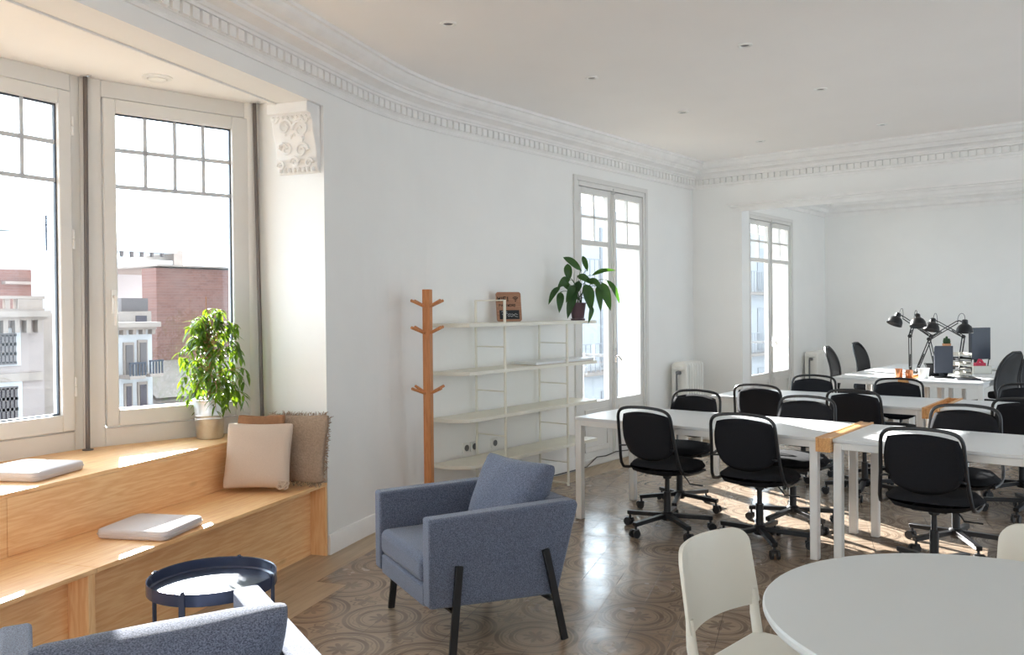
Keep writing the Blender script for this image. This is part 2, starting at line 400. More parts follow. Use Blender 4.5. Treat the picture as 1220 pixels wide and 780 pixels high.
def pillow_mb(w, h, t, n=14, pinch=.06, wr=0., seed=0):           # soft cushion in the local x-z plane, thickness along y
    rnd = random.Random(seed); ph = [rnd.uniform(0, 6) for _ in range(6)]
    mb = MB()
    for side in (1, -1):
        o = len(mb.v)
        for j in range(n+1):
            for i in range(n+1):
                u = math.sin((-1+2*i/n)*math.pi/2); v = math.sin((-1+2*j/n)*math.pi/2)
                k = max(0, (1-u*u)*(1-v*v)); th = .005+(t/2-.005)*k**.36
                cr = 1-.05*(u*u*v*v)**3
                x = u*w/2*(1-pinch*(1-v*v)*abs(u)**3)*cr; z = v*h/2*(1-pinch*(1-u*u)*abs(v)**3)*cr
                wv = wr*(math.sin(3*u+5*v+ph[0])*.5+math.sin(7*u-3*v+ph[1])*.3+math.sin(9*v+2*u+ph[2])*.3)*(k**.5)
                fold = wr*.8*math.sin(14*(u+v)+ph[3])*max(0, abs(u*v)-.25)*k**.25
                mb.v.append(Vector((x, side*(th+fold)+wv, z)))
        for j in range(n):
            for i in range(n):
                a = o+j*(n+1)+i; mb.f.append((a, a+1, a+n+2, a+n+1) if side < 0 else (a, a+n+1, a+n+2, a+1))
    N1 = n+1; NN = N1*N1
    ring = [i for i in range(N1)] + [j*N1+n for j in range(1, N1)] + [n*N1+i for i in range(n-1, -1, -1)] + [j*N1 for j in range(n-1, 0, -1)]
    for a, b in zip(ring, ring[1:]+ring[:1]): mb.f.append((a, b, b+NN, a+NN))
    return mb
def weld(o, d=.0008):
    bm = bmesh.new(); bm.from_mesh(o.data); bmesh.ops.remove_doubles(bm, verts=bm.verts, dist=d); bmesh.ops.recalc_face_normals(bm, faces=bm.faces); bm.to_mesh(o.data); bm.free(); return o

# ------------------------------------------------------------------ the room shell
XB, YC, ZC = -4.54, 9.08, 3.16
ZT, ZB = 3.3, -.12
# plan path of the inner wall faces: angled wall, soft bend, long wall
V = Vector((XB, 4.324)); TL = .62
A0 = W(-8.2, 0)
bend = []
for i in range(9):
    t = i/8; a = V - Vector((UA.x, UA.y))*TL; b = V + Vector((0, 1))*TL
    bend.append(a*(1-t)**2 + V*2*t*(1-t) + b*t*t)
mb = MB(); mb.box(-6.2, 3.4, -5.2, 14.4, -.3, 0); struct(mb.build('floor', 'cement_tile'))
mb = MB(); mb.box(-6.2, 3.4, -5.2, 14.4, ZC, ZT+.1); struct(mb.build('ceiling', 'ceiling_paint'))
TH = .32
JS = Vector((.19, -.62))                                          # where the splayed reveal ends (u, n)
Aw = MB()
def wseg(mb, pts_in, pts_out, z0, z1):                            # wall piece between an inner and an outer plan polyline
    poly = [tuple(p[:2]) for p in pts_in] + [tuple(p[:2]) for p in reversed(pts_out)]
    mb.prism(poly, z0, z1)
# angled wall right of the bay, with splayed reveal, running through the bend to the french window
inn = [W(0, 0)] + [Vector((p.x, p.y, 0)) for p in bend] + [Vector((XB, 6.64, 0))]
out = [W(.19, -.62), W(.34, -.62), Vector((XB-TH-.1, 4.3, 0)), Vector((XB-TH, 5.0, 0)), Vector((XB-TH, 6.64, 0))]
wseg(Aw, inn, out, 0, ZC)
# lintel over the bay
Aw.add([*(W(u, n, z) for z in (2.80, ZC) for u, n in ((-3.66, 0), (0, 0), (0, -.23), (-3.66, -.23)))], [(3, 2, 1, 0), (4, 5, 6, 7), (0, 1, 5, 4), (1, 2, 6, 5), (2, 3, 7, 6), (3, 0, 4, 7)])
# wall left of the bay
wseg(Aw, [W(-4.6, 0), W(-3.66, 0)], [W(-4.6, -.62), W(-3.85, -.62)], 0, ZC)
for u0, u1, z0, z1 in ((-8.2, -4.6, 2.95, ZC), (-8.2, -4.6, -.1, .1), (-6.5, -6.4, 0, ZC)): wseg(Aw, [W(u0, 0), W(u1, 0)], [W(u0, -.4), W(u1, -.4)], z0, z1)  # unseen stretch, opened up to let extra daylight in
# long wall pieces around the french windows
FW1, FW2 = (6.64, 7.97), (10.62, 12.2)
for y0, y1, z0, z1 in ((FW1[0], FW1[1], 2.76, ZC), (FW1[1], FW2[0], 0, ZC), (FW2[0], FW2[1], 2.76, ZC), (FW2[1], 13.66, 0, ZC)): Aw.box(XB-TH, XB, y0, y1, z0, z1)
struct(Aw.build('wall_left', 'wall_paint'))
mb = MB(); mb.box(XB-TH, XB+.60, YC, YC+.2, 0, 2.66); mb.box(XB-TH, 3.2, YC, YC+.2, 2.66, ZC); mb.box(2.4, 3.2, YC, YC+.2, 0, 2.66); struct(mb.build('wall_far', 'wall_paint'))
mb = MB(); mb.box(XB-TH, 3.2, 13.66, 13.9, 0, ZC); struct(mb.build('wall_back', 'wall_paint'))
mb = MB(); mb.box(3.0, 3.2, -4.6, 5.0, 0, ZC); mb.box(3.0, 3.2, 8.6, 9.6, 0, ZC); mb.box(3.0, 3.2, 13.2, 13.66, 0, ZC)
for y0, y1 in ((5.0, 8.6), (9.6, 13.2)): mb.box(3.0, 3.2, y0, y1, 2.9, ZC)  # openings added out of view to brighten the room
struct(mb.build('wall_right', 'wall_paint'))
mb = MB(); mb.box(-1.6, -.9, -4.6, -4.3, 0, ZC); mb.box(-.9, 3.2, -4.6, -4.3, 2.9, ZC); mb.box(2.5, 3.2, -4.6, -4.3, 0, 2.76); struct(mb.build('wall_near', 'wall_paint'))  # behind the camera; its wide opening is added for daylight fill
# bay: ceiling, outer facets under and above the windows
fac = [Vector((.19, -.62)), Vector((-.76, -1.16))]
fac.append(Vector((-.76-1.07*math.cos(R(11)), -1.16-1.07*math.sin(R(11)))))
mu = fac[2].x
fac += [Vector((2*mu-fac[1].x, fac[1].y)), Vector((2*mu-.19, -.62))]
mb = MB(); mb.prism([tuple(W(-3.7, -.2)[:2]), tuple(W(-4.0, -.6)[:2])] + [tuple(W(p.x, p.y-.2)[:2]) for p in reversed(fac)] + [tuple(W(.19, -.5)[:2]), tuple(W(.05, -.2)[:2])], 2.90, 3.1)
struct(mb.build('ceiling_bay', 'ceiling_paint'))
mb = MB(); mb.prism([tuple(W(-3.7, -.2)[:2]), tuple(W(-4.0, -.6)[:2])] + [tuple(W(p.x, p.y-.2)[:2]) for p in reversed(fac)] + [tuple(W(.19, -.5)[:2]), tuple(W(.05, -.2)[:2])], -.3, -.001)
struct(mb.build('floor_bay', 'cement_tile'))
mb = MB()
for i in range(4):
    p, q = fac[i], fac[i+1]; d = (q-p).normalized(); nn = Vector((d.y, -d.x))
    if nn.y > 0: nn = -nn
    a, b = p, q; c, e = q+nn*.16, p+nn*.16
    mb.prism([tuple(W(k.x, k.y)[:2]) for k in (a, b, c, e)], 0, .72)
struct(mb.build('wall_bay', 'plaster'))
# moulding strips on the lintel underside edge
mb = MB()
for n0, n1, z0 in ((-.25, -.235, 2.79), (-.262, -.25, 2.805)):
    mb.add([*(W(u, n, z) for z in (z0, 2.9) for u, n in ((-3.7, n1), (.08, n1), (.08, n0), (-3.7, n0)))], [(3, 2, 1, 0), (4, 5, 6, 7), (0, 1, 5, 4), (1, 2, 6, 5), (2, 3, 7, 6), (3, 0, 4, 7)])
struct(mb.build('trim_1', 'plaster'))
# cornice
prof = [(0, 2.89), (.014, 2.89), (.018, 2.905), (.012, 2.915), (.022, 2.93), (.03, 2.932), (.03, 2.992), (.06, 2.995), (.062, 3.01), (.075, 3.012), (.085, 3.03), (.13, 3.042), (.165, 3.045), (.17, 3.065), (.18, 3.068), (.185, 3.08), (.225, 3.088), (.25, 3.11), (.262, 3.135), (.28, 3.138), (.28, 3.162), (0, 3.162)]
path = [Vector(A0[:2])] + [p for p in bend] + [Vector((XB, YC)), Vector((3.0, YC))]
mb = MB(); mb.sweep(prof, path)
def walk(path, step):                                             # evenly spaced places along a plan path
    acc = step/2
    for i in range(len(path)-1):
        a, b = path[i], path[i+1]; L = (b-a).length; d = (b-a)/L
        while acc < L: yield a+d*acc, d; acc += step
        acc -= L
for p, d in walk(path, .07):
    n_ = Vector((d.y, -d.x)); M = Matrix(((d.x, n_.x, 0, p.x), (d.y, n_.y, 0, p.y), (0, 0, 1, 0), (0, 0, 0, 1)))
    mb.box(-.024, .024, .028, .056, 2.934, 2.99, M)
struct(mb.build('trim_2', 'plaster'))
mb = MB(); mb.sweep([(0, 2.93), (.02, 2.93), (.03, 2.98), (.07, 3.0), (.08, 3.05), (.15, 3.09), (.17, 3.162), (0, 3.162)], [Vector((XB, YC+.2)), Vector((XB, 13.66)), Vector((3.0, 13.66))]); struct(mb.build('trim_3', 'plaster'))
# moulding on the beam over the wide opening
mb = MB(); mb.add([], [])
mb.box(XB+.45, 3.0, YC-.075, YC, 2.665, 2.692); mb.box(XB+.48, 3.0, YC-.045, YC, 2.645, 2.665); mb.box(XB+.50, 3.0, YC-.02, YC, 2.60, 2.648); struct(mb.build('trim_4', 'plaster'))
# skirting
bp = [(0, 0), (.016, 0), (.016, .11), (.010, .125), (0, .125)]
mb = MB(); mb.sweep(bp, [Vector(W(.0, 0)[:2])] + bend + [Vector((XB, 6.62))]); mb.sweep(bp, [Vector((XB, 7.99)), Vector((XB, YC)), Vector((XB+.6, YC))]); mb.sweep(bp, [Vector(A0[:2]), Vector(W(-3.66, 0)[:2])])
mb.sweep(bp, [Vector((XB, YC+.2)), Vector((XB, FW2[0]-.02))]); mb.sweep(bp, [Vector((XB, FW2[1]+.02)), Vector((XB, 13.66)), Vector((3.0, 13.66))])
struct(mb.build('baseboard_left', 'plaster', bevel=.002))

# ------------------------------------------------------------------ bay windows
def bay_window(i, num, flip):
    p, q = fac[i], fac[i+1]                                       # local x runs leftwards from p to q, local y into the room
    a, b = W(p.x, p.y), W(q.x, q.y); d = (b-a); L = d.length; rz = math.atan2(d.y, d.x)
    fr = MB(); t0, t1 = -.10, 0.
    for x0, x1, z0, z1 in ((0, .055, .72, 2.9), (L-(.055 if flip else .12), L, .72, 2.9), (.055, L-(.055 if flip else .12), .72, .845), (.055, L-(.055 if flip else .12), 2.80, 2.9)): fr.box(x0, x1, t0, t1, z0, z1)
    fr.box(.057, L-(.057 if flip else .122), 0, .008, .835, .843)
    root = fr.build('window_%d' % num, 'window_paint', bevel=.004); root.location = (a.x, a.y, 0); root.rotation_euler = (0, 0, rz); struct(root)
    x0, x1, z0, z1, h0, h1 = .06, L-.06, .85, 2.795, .945, 2.715
    g0, g1 = (.135, L-.16) if flip else (.18, L-.195)
    if not flip: x1 = L-.125
    s = MB(); f0, f1 = -.075, .018
    for q_ in ((x0, g0, z0, z1), (g1, x1, z0, z1), (g0, g1, z0, h0), (g0, g1, h1, z1)): s.box(q_[0], q_[1], f0, f1, q_[2], q_[3])
    s.build('sash', 'window_paint', root, bevel=.006)
    s = MB()
    for q_ in ((g0, g0+.008, h0, h1), (g1-.008, g1, h0, h1), (g0, g1, h0, h0+.008), (g0, g1, h1-.008, h1)): s.box(q_[0], q_[1], -.03, -.012, q_[2], q_[3])
    s.build('gasket', 'iron', root)
    s = MB(); s.box(g0-.005, g1+.005, -.034, -.028, h0-.005, h1+.005); s.build('glass', 'window_glass', root)
    s = MB()
    for k in (1, 2): z = h1-(h1-2.28)*k/2; s.box(g0, g1, -.027, -.012, z-.012, z+.012)
    for k in (1, 2, 3): x = g0+(g1-g0)*k/4; s.box(x-.011, x+.011, -.027, -.012, 2.28, h1)
    s.build('glazing_bar', 'bar_grey', root)
    for z in (1.10, 1.95, 2.60):
        s = MB(); s.cyl((x0-.008, .012, z-.055), (x0-.008, .012, z-.003), .009, 10); s.cyl((x0-.008, .012, z+.003), (x0-.008, .012, z+.055), .009, 10); s.build('hinge', 'white_metal', root, smooth=True)
    hx = (g1+x1)/2-.01
    s = MB(); s.box(hx-.014, hx+.014, .018, .03, 1.52, 1.66); s.tube([(hx, .03, 1.62), (hx, .06, 1.62), (hx, .066, 1.59), (hx, .06, 1.45)], .010, 8); s.build('handle', 'white_metal', root, smooth=True)
    return root
for i in range(3): bay_window(i, i+1, i % 2 == 1)
p_, q_ = fac[3], fac[4]; d_ = (q_-p_).normalized(); n_ = Vector((d_.y, -d_.x)); n_ = -n_ if n_.y > 0 else n_
struct(MB().prism([tuple(W(k.x, k.y)[:2]) for k in (p_, q_, q_+n_*.12, p_+n_*.12)], .72, 2.9).build('wall_bay_light_block', 'plaster'))  # unseen facet closed with an added panel to dim the reveal
# corner posts between bay windows
mb = MB()
for k in (1, 2, 3):
    c = W(fac[k].x, fac[k].y-.065); mb.cyl((c.x, c.y, .72), (c.x, c.y, 2.9), .06, 12)
c = W(.17, -.66); mb.cyl((c.x, c.y, .72), (c.x, c.y, 2.9), .06, 12); c = W(2*mu-.17, -.66); mb.cyl((c.x, c.y, .72), (c.x, c.y, 2.9), .06, 12)
struct(mb.build('trim_5', 'window_paint', smooth=True))

# ------------------------------------------------------------------ french windows in the long wall
def french_window(y0, y1, num):
    root_mb = MB()                                                # casing on the wall and fixed frame
    zt = 2.74
    root_mb.box(-.10, .012, y0, y0+.035, 0, zt); root_mb.box(-.10, .012, y1-.035, y1, 0, zt); root_mb.box(-.10, .012, y0+.035, y1-.035, zt-.045, zt)
    root_mb.box(0, .02, y0-.05, y0, 0, zt+.05); root_mb.box(0, .02, y1, y1+.05, 0, zt+.05); root_mb.box(0, .02, y0, y1, zt, zt+.05)
    root_mb.box(-TH, -.10, y0, y0+.02, 0, zt); root_mb.box(-TH, -.10, y1-.02, y1, 0, zt); root_mb.box(-TH, -.065, y0, y1, -.02, .05); root_mb.box(-.065, .004, y0, y1, -.02, .010); root_mb.box(0, .018, y0+.035, y1-.035, .010, .075)
    root = root_mb.build('window_%d' % num, 'window_paint', bevel=.004); root.location = (XB, 0, 0); struct(root)
    ym = (y0+y1)/2
    for s_, (a, b) in enumerate(((y0+.04, ym-.004), (ym+.004, y1-.04))):
        m_ = MB(); gl = (a+.055, b-.075) if s_ == 0 else (a+.075, b-.055)
        za, zb = .012, zt-.05
        m_.box(-.06, .0, a, gl[0], za, zb); m_.box(-.06, 0, gl[1], b, za, zb); m_.box(-.06, 0, gl[0], gl[1], zb-.06, zb)
        m_.box(-.06, 0, gl[0], gl[1], za, .62)                    # lower panel
        m_.box(-.06, .0, gl[0], gl[1], 2.135, 2.185)              # transom
        m_.box(0, .012, gl[0]+.02, gl[1]-.02, .14, .19); m_.box(0, .012, gl[0]+.02, gl[1]-.02, .50, .55); m_.box(0, .012, gl[0]+.02, gl[0]+.05, .19, .5); m_.box(0, .012, gl[1]-.05, gl[1]-.02, .19, .5)
        leaf = m_.build('casement', 'window_paint', root, bevel=.004)
        g = MB(); g.box(-.036, -.030, gl[0]-.005, gl[1]+.005, .6, 2.65); g.build('glass', 'window_glass', leaf)
        g = MB(); c = (gl[0]+gl[1])/2; g.box(-.045, -.01, c-.011, c+.011, 2.17, zb-.05); g.box(-.045, -.01, gl[0], gl[1], 2.40, 2.424); g.build('glazing_bar', 'window_paint', leaf)
        for z in (.3, 1.1, 1.9, 2.5):
            g = MB(); yy = y0+.037 if s_ == 0 else y1-.037; g.cyl((.012, yy, z-.05), (.012, yy, z+.05), .008, 8); g.build('hinge', 'window_paint', leaf, smooth=True)
    b = MB(); b.box(0, .012, ym-.025, ym+.025, .08, zt-.06); b.cyl((.022, ym, .1), (.022, ym, zt-.02), .006, 8); b.build('bolt_rod', 'window_paint', root, smooth=True)
    b = MB(); b.box(.012, .03, ym-.018, ym+.018, .98, 1.12); b.tube([(.03, ym, 1.05), (.055, ym, 1.05), (.06, ym+.02, 1.04), (.06, ym+.07, 1.0)], .008, 8); b.cyl((.02, ym-.02, zt-.07), (.02, ym+.02, zt-.07), .01, 8); b.build('handle', 'chrome', root, smooth=True)
    return root
french_window(FW1[0]+.03, FW1[1]-.02, 5); french_window(FW2[0]+.04, FW2[1]-.02, 6)

# sky portals at the window openings, the added unseen ones too (they give no light of their own)
def portal(center, nrm, w_, h_):
    l = bpy.data.lights.new('portal', 'AREA'); l.shape = 'RECTANGLE'; l.size = w_; l.size_y = h_; l.energy = 1
    try: l.cycles.is_portal = True
    except Exception: pass
    o = bpy.data.objects.new('sky_portal', l); C.objects.link(o); o.location = center
    o.rotation_euler = Vector(nrm).to_track_quat('-Z', 'Y').to_euler()
for i in range(4):
    p, q = fac[i], fac[i+1]; a, b = W(p.x, p.y), W(q.x, q.y); d = (b-a).normalized(); nn = Vector((d.y, -d.x, 0))
    if nn.dot(NA) < 0: nn = -nn
    if i == 3: continue
    c = (a+b)/2 - nn*.13; portal((c.x, c.y, 1.83), nn, (b-a).length, 1.85)
c = W(-6.4, -.2); portal((c.x, c.y, 1.52), NA, 3.6, 2.85)
portal((3.1, 6.8, 1.45), (-1, 0, 0), 3.6, 2.9); portal((3.1, 11.4, 1.45), (-1, 0, 0), 3.6, 2.9)
portal((.8, -4.45, 1.45), (0, 1, 0), 3.4, 2.9)
portal((XB-.2, (FW1[0]+FW1[1])/2, 1.65), (1, 0, 0), 1.25, 2.1); portal((XB-.2, (FW2[0]+FW2[1])/2, 1.65), (1, 0, 0), 1.4, 2.1)

# carved bracket at the top of the reveal
t = thing('carved_bracket', 'white carved plaster scroll bracket at top of the bay opening', 'plaster bracket', W(0, 0, 2.4), ROTA)
mb = MB(); prof_s = [(-.004, -.02), (-.03, -.015), (-.05, .02), (-.045, .05), (-.06, .07), (-.055, .1), (-.07, .17), (-.10, .23), (-.105, .29), (-.125, .31), (-.125, .33), (-.17, .335), (-.17, .4), (-.004, .4)]
M = Matrix(((1, 0, 0, 0), (0, 0, 1, 0), (0, 1, 0, 0), (0, 0, 0, 1)))
mb.prism([(x*.9, y) for x, y in prof_s], 0.02, .31, M); mb.build('bracket_body', 'plaster', t, bevel=.006)
mb = MB(); rr = random.Random(3)
def curl(mb, c, r0, turns, sgn, rad):
    pts = []
    for i in range(18):
        a = i/17*turns*2*math.pi; r = r0*(1-i/17*.8); pts.append((c[0], c[1]+sgn*r*math.cos(a), c[2]+r*math.sin(a)))
    mb.tube(pts, [rad*(1-.5*i/17) for i in range(18)], 6)
for cy, cz, r0, sg in ((-.10, .24, .06, 1), (-.21, .26, .05, -1), (-.12, .12, .05, -1), (-.23, .13, .045, 1), (-.28, .31, .03, 1), (-.06, .30, .03, -1), (-.17, .05, .035, 1), (-.07, .04, .03, -1), (-.27, .03, .03, 1)): curl(mb, (-.062 if cz < .2 else -.105, -cy, cz), r0, 1.4, sg, .011)
for k in range(8):
    y = .05+.033*k; mb.lathe([(0, -.018), (.014, -.01), (.016, .005), (.008, .018), (0, .02)], 8, Matrix.Translation((-.045, y, .0)))
    mb.lathe([(0, -.012), (.012, 0), (0, .012)], 8, Matrix.Translation((-.12, y, .315)))
for k in range(12):
    c = Vector((-.07, .05+.24*rr.random(), .06+.24*rr.random())); a = rr.uniform(0, 6)
    mb.tube([c, c+Vector((-.012, math.cos(a)*.025, math.sin(a)*.025)), c+Vector((0, math.cos(a)*.05, math.sin(a)*.05))], [.004, .012, .003], 6)
mb.build('scroll_carving', 'plaster', t, smooth=True)

# ceiling downlights
def downlight(p, label, r=.035, group='round ceiling downlights'):
    t = thing('ceiling_downlight', label, 'downlight', p, 0, group)
    MB().lathe([(r+.012, 0), (r+.012, -.006), (r, -.009), (r-.006, -.004), (r-.008, .0)], 20).build('trim_ring', 'white_metal', t, smooth=True)
    MB().lathe([(0, -.0015), (r-.008, -.0015), (r-.008, 0)], 20).build('lens', 'grey_plastic', t, smooth=True)
names = {(0, 0): 'ceiling downlight nearest the camera, closest to the bay window', (0, 1): 'ceiling downlight above the shelf unit, second from the bay window', (0, 2): 'ceiling downlight above the first french window, third from the bay',
 (0, 3): 'ceiling downlight nearest the far left corner of the room', (1, 1): 'ceiling downlight at top right, nearest of the right-hand row', (1, 2): 'ceiling downlight in the middle of the right-hand row', (1, 3): 'ceiling downlight farthest along the right-hand row by the wide opening'}
for (i, j), lb in names.items(): downlight(((-3.32, -2.18)[i], (3.60, 5.09, 6.48, 8.11)[j], ZC), lb)
p = W(-.58, -.757, 2.9)
t = thing('ceiling_downlight', 'large white round downlight in the bay window ceiling', 'downlight', p, 0, 'round ceiling downlights')
MB().lathe([(.085, 0), (.085, -.006), (.06, -.012), (.052, -.006), (.05, 0)], 28).build('trim_ring', 'white_metal', t, smooth=True)
MB().lathe([(.048, 0), (.05, -.014), (.036, -.026), (0, -.028)], 24).build('lens', 'white_ceramic', t, smooth=True)

# metal poles in the bay
def pole(a, b, label):
    t = thing('metal_pole', label, 'pole', a, 0, 'metal poles at the bay corners'); d = Vector(b)-Vector(a)
    MB().tube([(0, 0, .0), d], .0125, 12).build('tube', 'pole_metal', t, smooth=True)
    MB().lathe([(.03, 0), (.03, .006), (.014, .009)], 16).build('base_flange', 'pole_metal', t, smooth=True)
    M = Matrix.Translation(d); MB().lathe([(.014, -.012), (.03, -.008), (.03, 0)], 16, M).box(-.055, .055, -.012, .012, -.006, 0, M).build('top_flange', 'chrome', t, smooth=True)
pole(W(-.80, -1.09, .7355), W(-.745, -1.125, 2.9), 'thin dark metal pole between the two bay windows')
pole(W(.118, -.555, .7355), W(.135, -.60, 2.9), 'thin dark metal pole at the right edge of the bay beside the plant')

# ------------------------------------------------------------------ stepped wooden window bench
LB = -3.7
t = thing('window_bench', 'stepped pine wooden bench built into the bay window', 'bench', W(0, 0, 0), ROTA)   # local x = u, local y = -n
def bx(mb, u0, u1, n0, n1, z0, z1): return mb.box(u0, u1, n0, n1, z0, z1)
# (the wall frame has n to the right of u, so local y = -n)
def lb(u0, u1, n0, n1, z0, z1, name, material='bench_wood', bevel=.0015): return MB().box(u0, u1, -n1, -n0, z0, z1).build(name, material, t, bevel=bevel)
for u0, u1 in ((-1.8325, -.006), (LB, -1.8345)):
    lb(u0, u1, -.52, 0, .434, .454, 'seat_board')
    lb(u0+(0.0), u1, -.519, -.50, .455, .715, 'backrest_panel')
for u0, u1 in ((-1.846, -.025), (LB, -1.884)): lb(u0, u1, -.13, -.11, 0, .4335, 'front_panel')
lb(-.024, -.006, -.5, -.001, 0, .4335, 'end_panel', 'bench_wood_upright')
lb(-1.883, -1.847, -.5, -.001, 0, .4335, 'divider_panel', 'bench_wood_upright')
pl = [(-.502, 0)]
dk = [(.14, .50), (.185, .62)] + [(p.x, -p.y) for p in fac[1:4]] + [(2*mu-.185, .62), (2*mu-.14, .50)]
MB().prism(dk, .716, .735).build('sill_board', 'bench_wood', t, bevel=.001)

# ------------------------------------------------------------------ coat rack
t = thing('coat_stand', 'tall slim orange-brown wooden coat stand with pegs on three levels', 'coat stand', (-4.27, 4.38, 0), R(20))
MB().box(-.028, .028, -.028, .028, .02, 1.672).build('post', 'rack_wood', t, bevel=.004)
for a in (45, 135, 225, 315):
    d = Vector((math.cos(R(a)), math.sin(R(a)), 0)); MB().bar(d*.03+Vector((0, 0, .03)), d*.19+Vector((0, 0, .0125)), .04, .025).build('foot', 'rack_wood', t, bevel=.003)
for z in (1.55, 1.36, .93):
    for a in (63, 153, 243, 333):
        d = Vector((math.cos(R(a)), math.sin(R(a)), 0)); zz = z
        MB().tube([d*.028+Vector((0, 0, zz)), d*.145+Vector((0, 0, zz+.042))], .0105, 10).build('peg', 'rack_wood', t, smooth=True)

# ------------------------------------------------------------------ wall shelving
t = thing('shelving_unit', 'white metal open shelving unit against the long wall', 'shelf', (-4.5, 5.2, 0))
for nm_, y, zt_ in (('near', -.03, 1.60), ('far', .82, 1.415)):
    m_ = MB(); r_ = .011
    m_.tube([(0, y, .0), (0, y, zt_), ], r_, 8); m_.tube([(.3, y, .0), (.3, y, zt_)], r_, 8)
    for z in (.02, .20, .53, .88, 1.23, zt_-.004): m_.tube([(0, y, z), (.3, y, z)], .005 if z not in (.02,) else .0085, 8)
    m_.build('upright_ladder', 'cream_metal', t, smooth=True)
for k, z in enumerate((.347, .695, 1.047, 1.408)):
    y0, y1 = -.55, 1.27
    poly = [(.01, y0-.0), (.17, y0), (.31, y0+.09), (.31, y1), (.01, y1)]
    m_ = MB(); m_.prism(poly, z-.015, z+.012); m_.build('shelf_board', 'cream_metal', t, bevel=.002)
b = MB(); b.box(-.132, .132, -.43, .43, 0, .022)
o = b.build('serving_board', 'white_laminate', None, bevel=.003); o.location = (-4.36, 6.03, 1.088); tag(o, 'white board with brown underside lying on the right of the second shelf', 'board')
MB().box(-.130, .130, -.428, .428, -.0015, .004).build('edge_strip', 'sign_wood', o)
o.location = (-4.35, 6.03, 1.0615)
# wifi sign
t = thing('wifi_sign', 'small wooden wifi sign with a black chalk panel on the top shelf', 'sign', (-4.38, 5.46, 1.4205), R(-33+90))
M = Matrix.Rotation(R(-9), 4, 'X')
MB().prism(rrect(.215, .245, .02), -.009, .009, Matrix.Translation((0, .03, .125)) @ M @ Matrix.Rotation(R(90), 4, 'X')).build('board', 'sign_wood', t, bevel=.002)
SG = Matrix.Translation((0, .03, .125)) @ M
MB().box(-.085, .085, -.0112, -.009, -.105, -.03, SG).build('chalk_panel', 'chalk', t)
def stroke(mb, pts, wd, M, y=-.0118):
    for a, b in zip(pts, pts[1:]):
        a = Vector((a[0], a[1])); b = Vector((b[0], b[1])); d = (b-a).normalized(); n_ = Vector((-d.y, d.x))*wd/2; a = a-d*wd*.3; b = b+d*wd*.3
        q = [a+n_, a-n_, b-n_, b+n_]; mb.add([(k.x, y, k.y) for k in q]+[(k.x, y+.003, k.y) for k in q], [(0, 1, 2, 3), (7, 6, 5, 4), (0, 4, 5, 1), (1, 5, 6, 2), (2, 6, 7, 3), (3, 7, 4, 0)], M)
GL = {'W': [[(0, 1), (.25, 0), (.5, .7), (.75, 0), (1, 1)]], 'I': [[(.5, 0), (.5, 1)]], 'F': [[(0, 0), (0, 1), (.9, 1)], [(0, .5), (.7, .5)]], 'P': [[(0, 0), (0, 1), (.8, 1), (.8, .5), (0, .5)]],
 'A': [[(0, 0), (.5, 1), (1, 0)], [(.2, .4), (.8, .4)]], 'S': [[(.9, 1), (.1, .9), (.1, .55), (.9, .45), (.9, .1), (0, 0)]], 'O': [[(0, 0), (0, 1), (.9, 1), (.9, 0), (0, 0)]], 'R': [[(0, 0), (0, 1), (.8, 1), (.8, .5), (0, .5)], [(.4, .5), (.9, 0)]], 'D': [[(0, 0), (0, 1), (.6, 1), (.9, .7), (.9, .3), (.6, 0), (0, 0)]]}
def text(mb, s, x, z, h_, wd, gap, M):
    for ch in s:
        cw = h_*.62 if ch != 'I' else h_*.3
        for st in GL[ch]: stroke(mb, [(x+px*cw, z+pz*h_) for px, pz in st], wd, M)
        x += cw+gap
m_ = MB(); text(m_, 'WIFI', -.095, .045, .035, .0065, .009, SG)
m_.build('wifi_letters', 'ink', t); m_ = MB()
for r_ in (.012, .022, .032): stroke(m_, [(.058+r_*math.cos(R(a)), .048+r_*math.sin(R(a))) for a in range(45, 136, 15)], .005, SG)
m_.cyl(SG @ Vector((.058, -.0118, .046)), SG @ Vector((.058, -.009, .046)), .005, 12); m_.build('wifi_symbol', 'ink', t)
m_ = MB(); text(m_, 'PASSWORD', -.085, .0, .02, .003, .006, SG); m_.build('second_line_lettering', 'ink', t)
m_ = MB(); rr = random.Random(5)
for row, (x0, x1) in enumerate(((-.07, -.02), (-.065, .07), (-.02, .07))):
    zz = -.045-.018*row; pts = [(x0+(x1-x0)*i/14, zz+rr.uniform(-.006, .006)) for i in range(15)]; stroke(m_, pts, .0022, SG, -.0135)
m_.build('chalk_writing', 'chalk_line', t)
# sockets
def socket(y, z, label, n_=1):
    t = thing('wall_socket', label, 'socket', (XB, y, z), 0, 'white wall sockets behind the shelves')
    MB().prism(rrect(.085*n_, .085, .012), 0, .012, Matrix(((0, 0, 1, 0), (1, 0, 0, 0), (0, 1, 0, 0), (0, 0, 0, 1)))).build('plate', 'white_ceramic', t, bevel=.003)
    M = Matrix(((0, 0, 1, .0), (1, 0, 0, 0), (0, 1, 0, 0), (0, 0, 0, 1)))
    MB().lathe([(.024, .012), (.026, .016), (.021, .016), (.019, .0125), (0, .0125)], 20, M).build('insert', 'grey_plastic', t, smooth=True)
socket(5.075, .42, 'white round wall socket, leftmost of the three below the shelves'); socket(5.170, .42, 'white round wall socket, middle one of the three below the shelves'); socket(5.43, .415, 'white round wall socket standing apart, right of the paired two')
o = MB().tube([(XB+.0225, y, z) for y, z in ((5.6, .02), (5.9, .012), (6.3, .014), (6.6, .012))] + [(XB+.045, 6.75, .02), (XB+.03, 6.95, .085), (XB+.035, 7.1, .075), (XB+.03, 7.3, .09), (XB+.035, 7.6, .07), (XB+.045, 7.9, .03), (XB+.03, 8.2, .012)], .005, 6).build('power_cable', 'black_plastic', smooth=True)
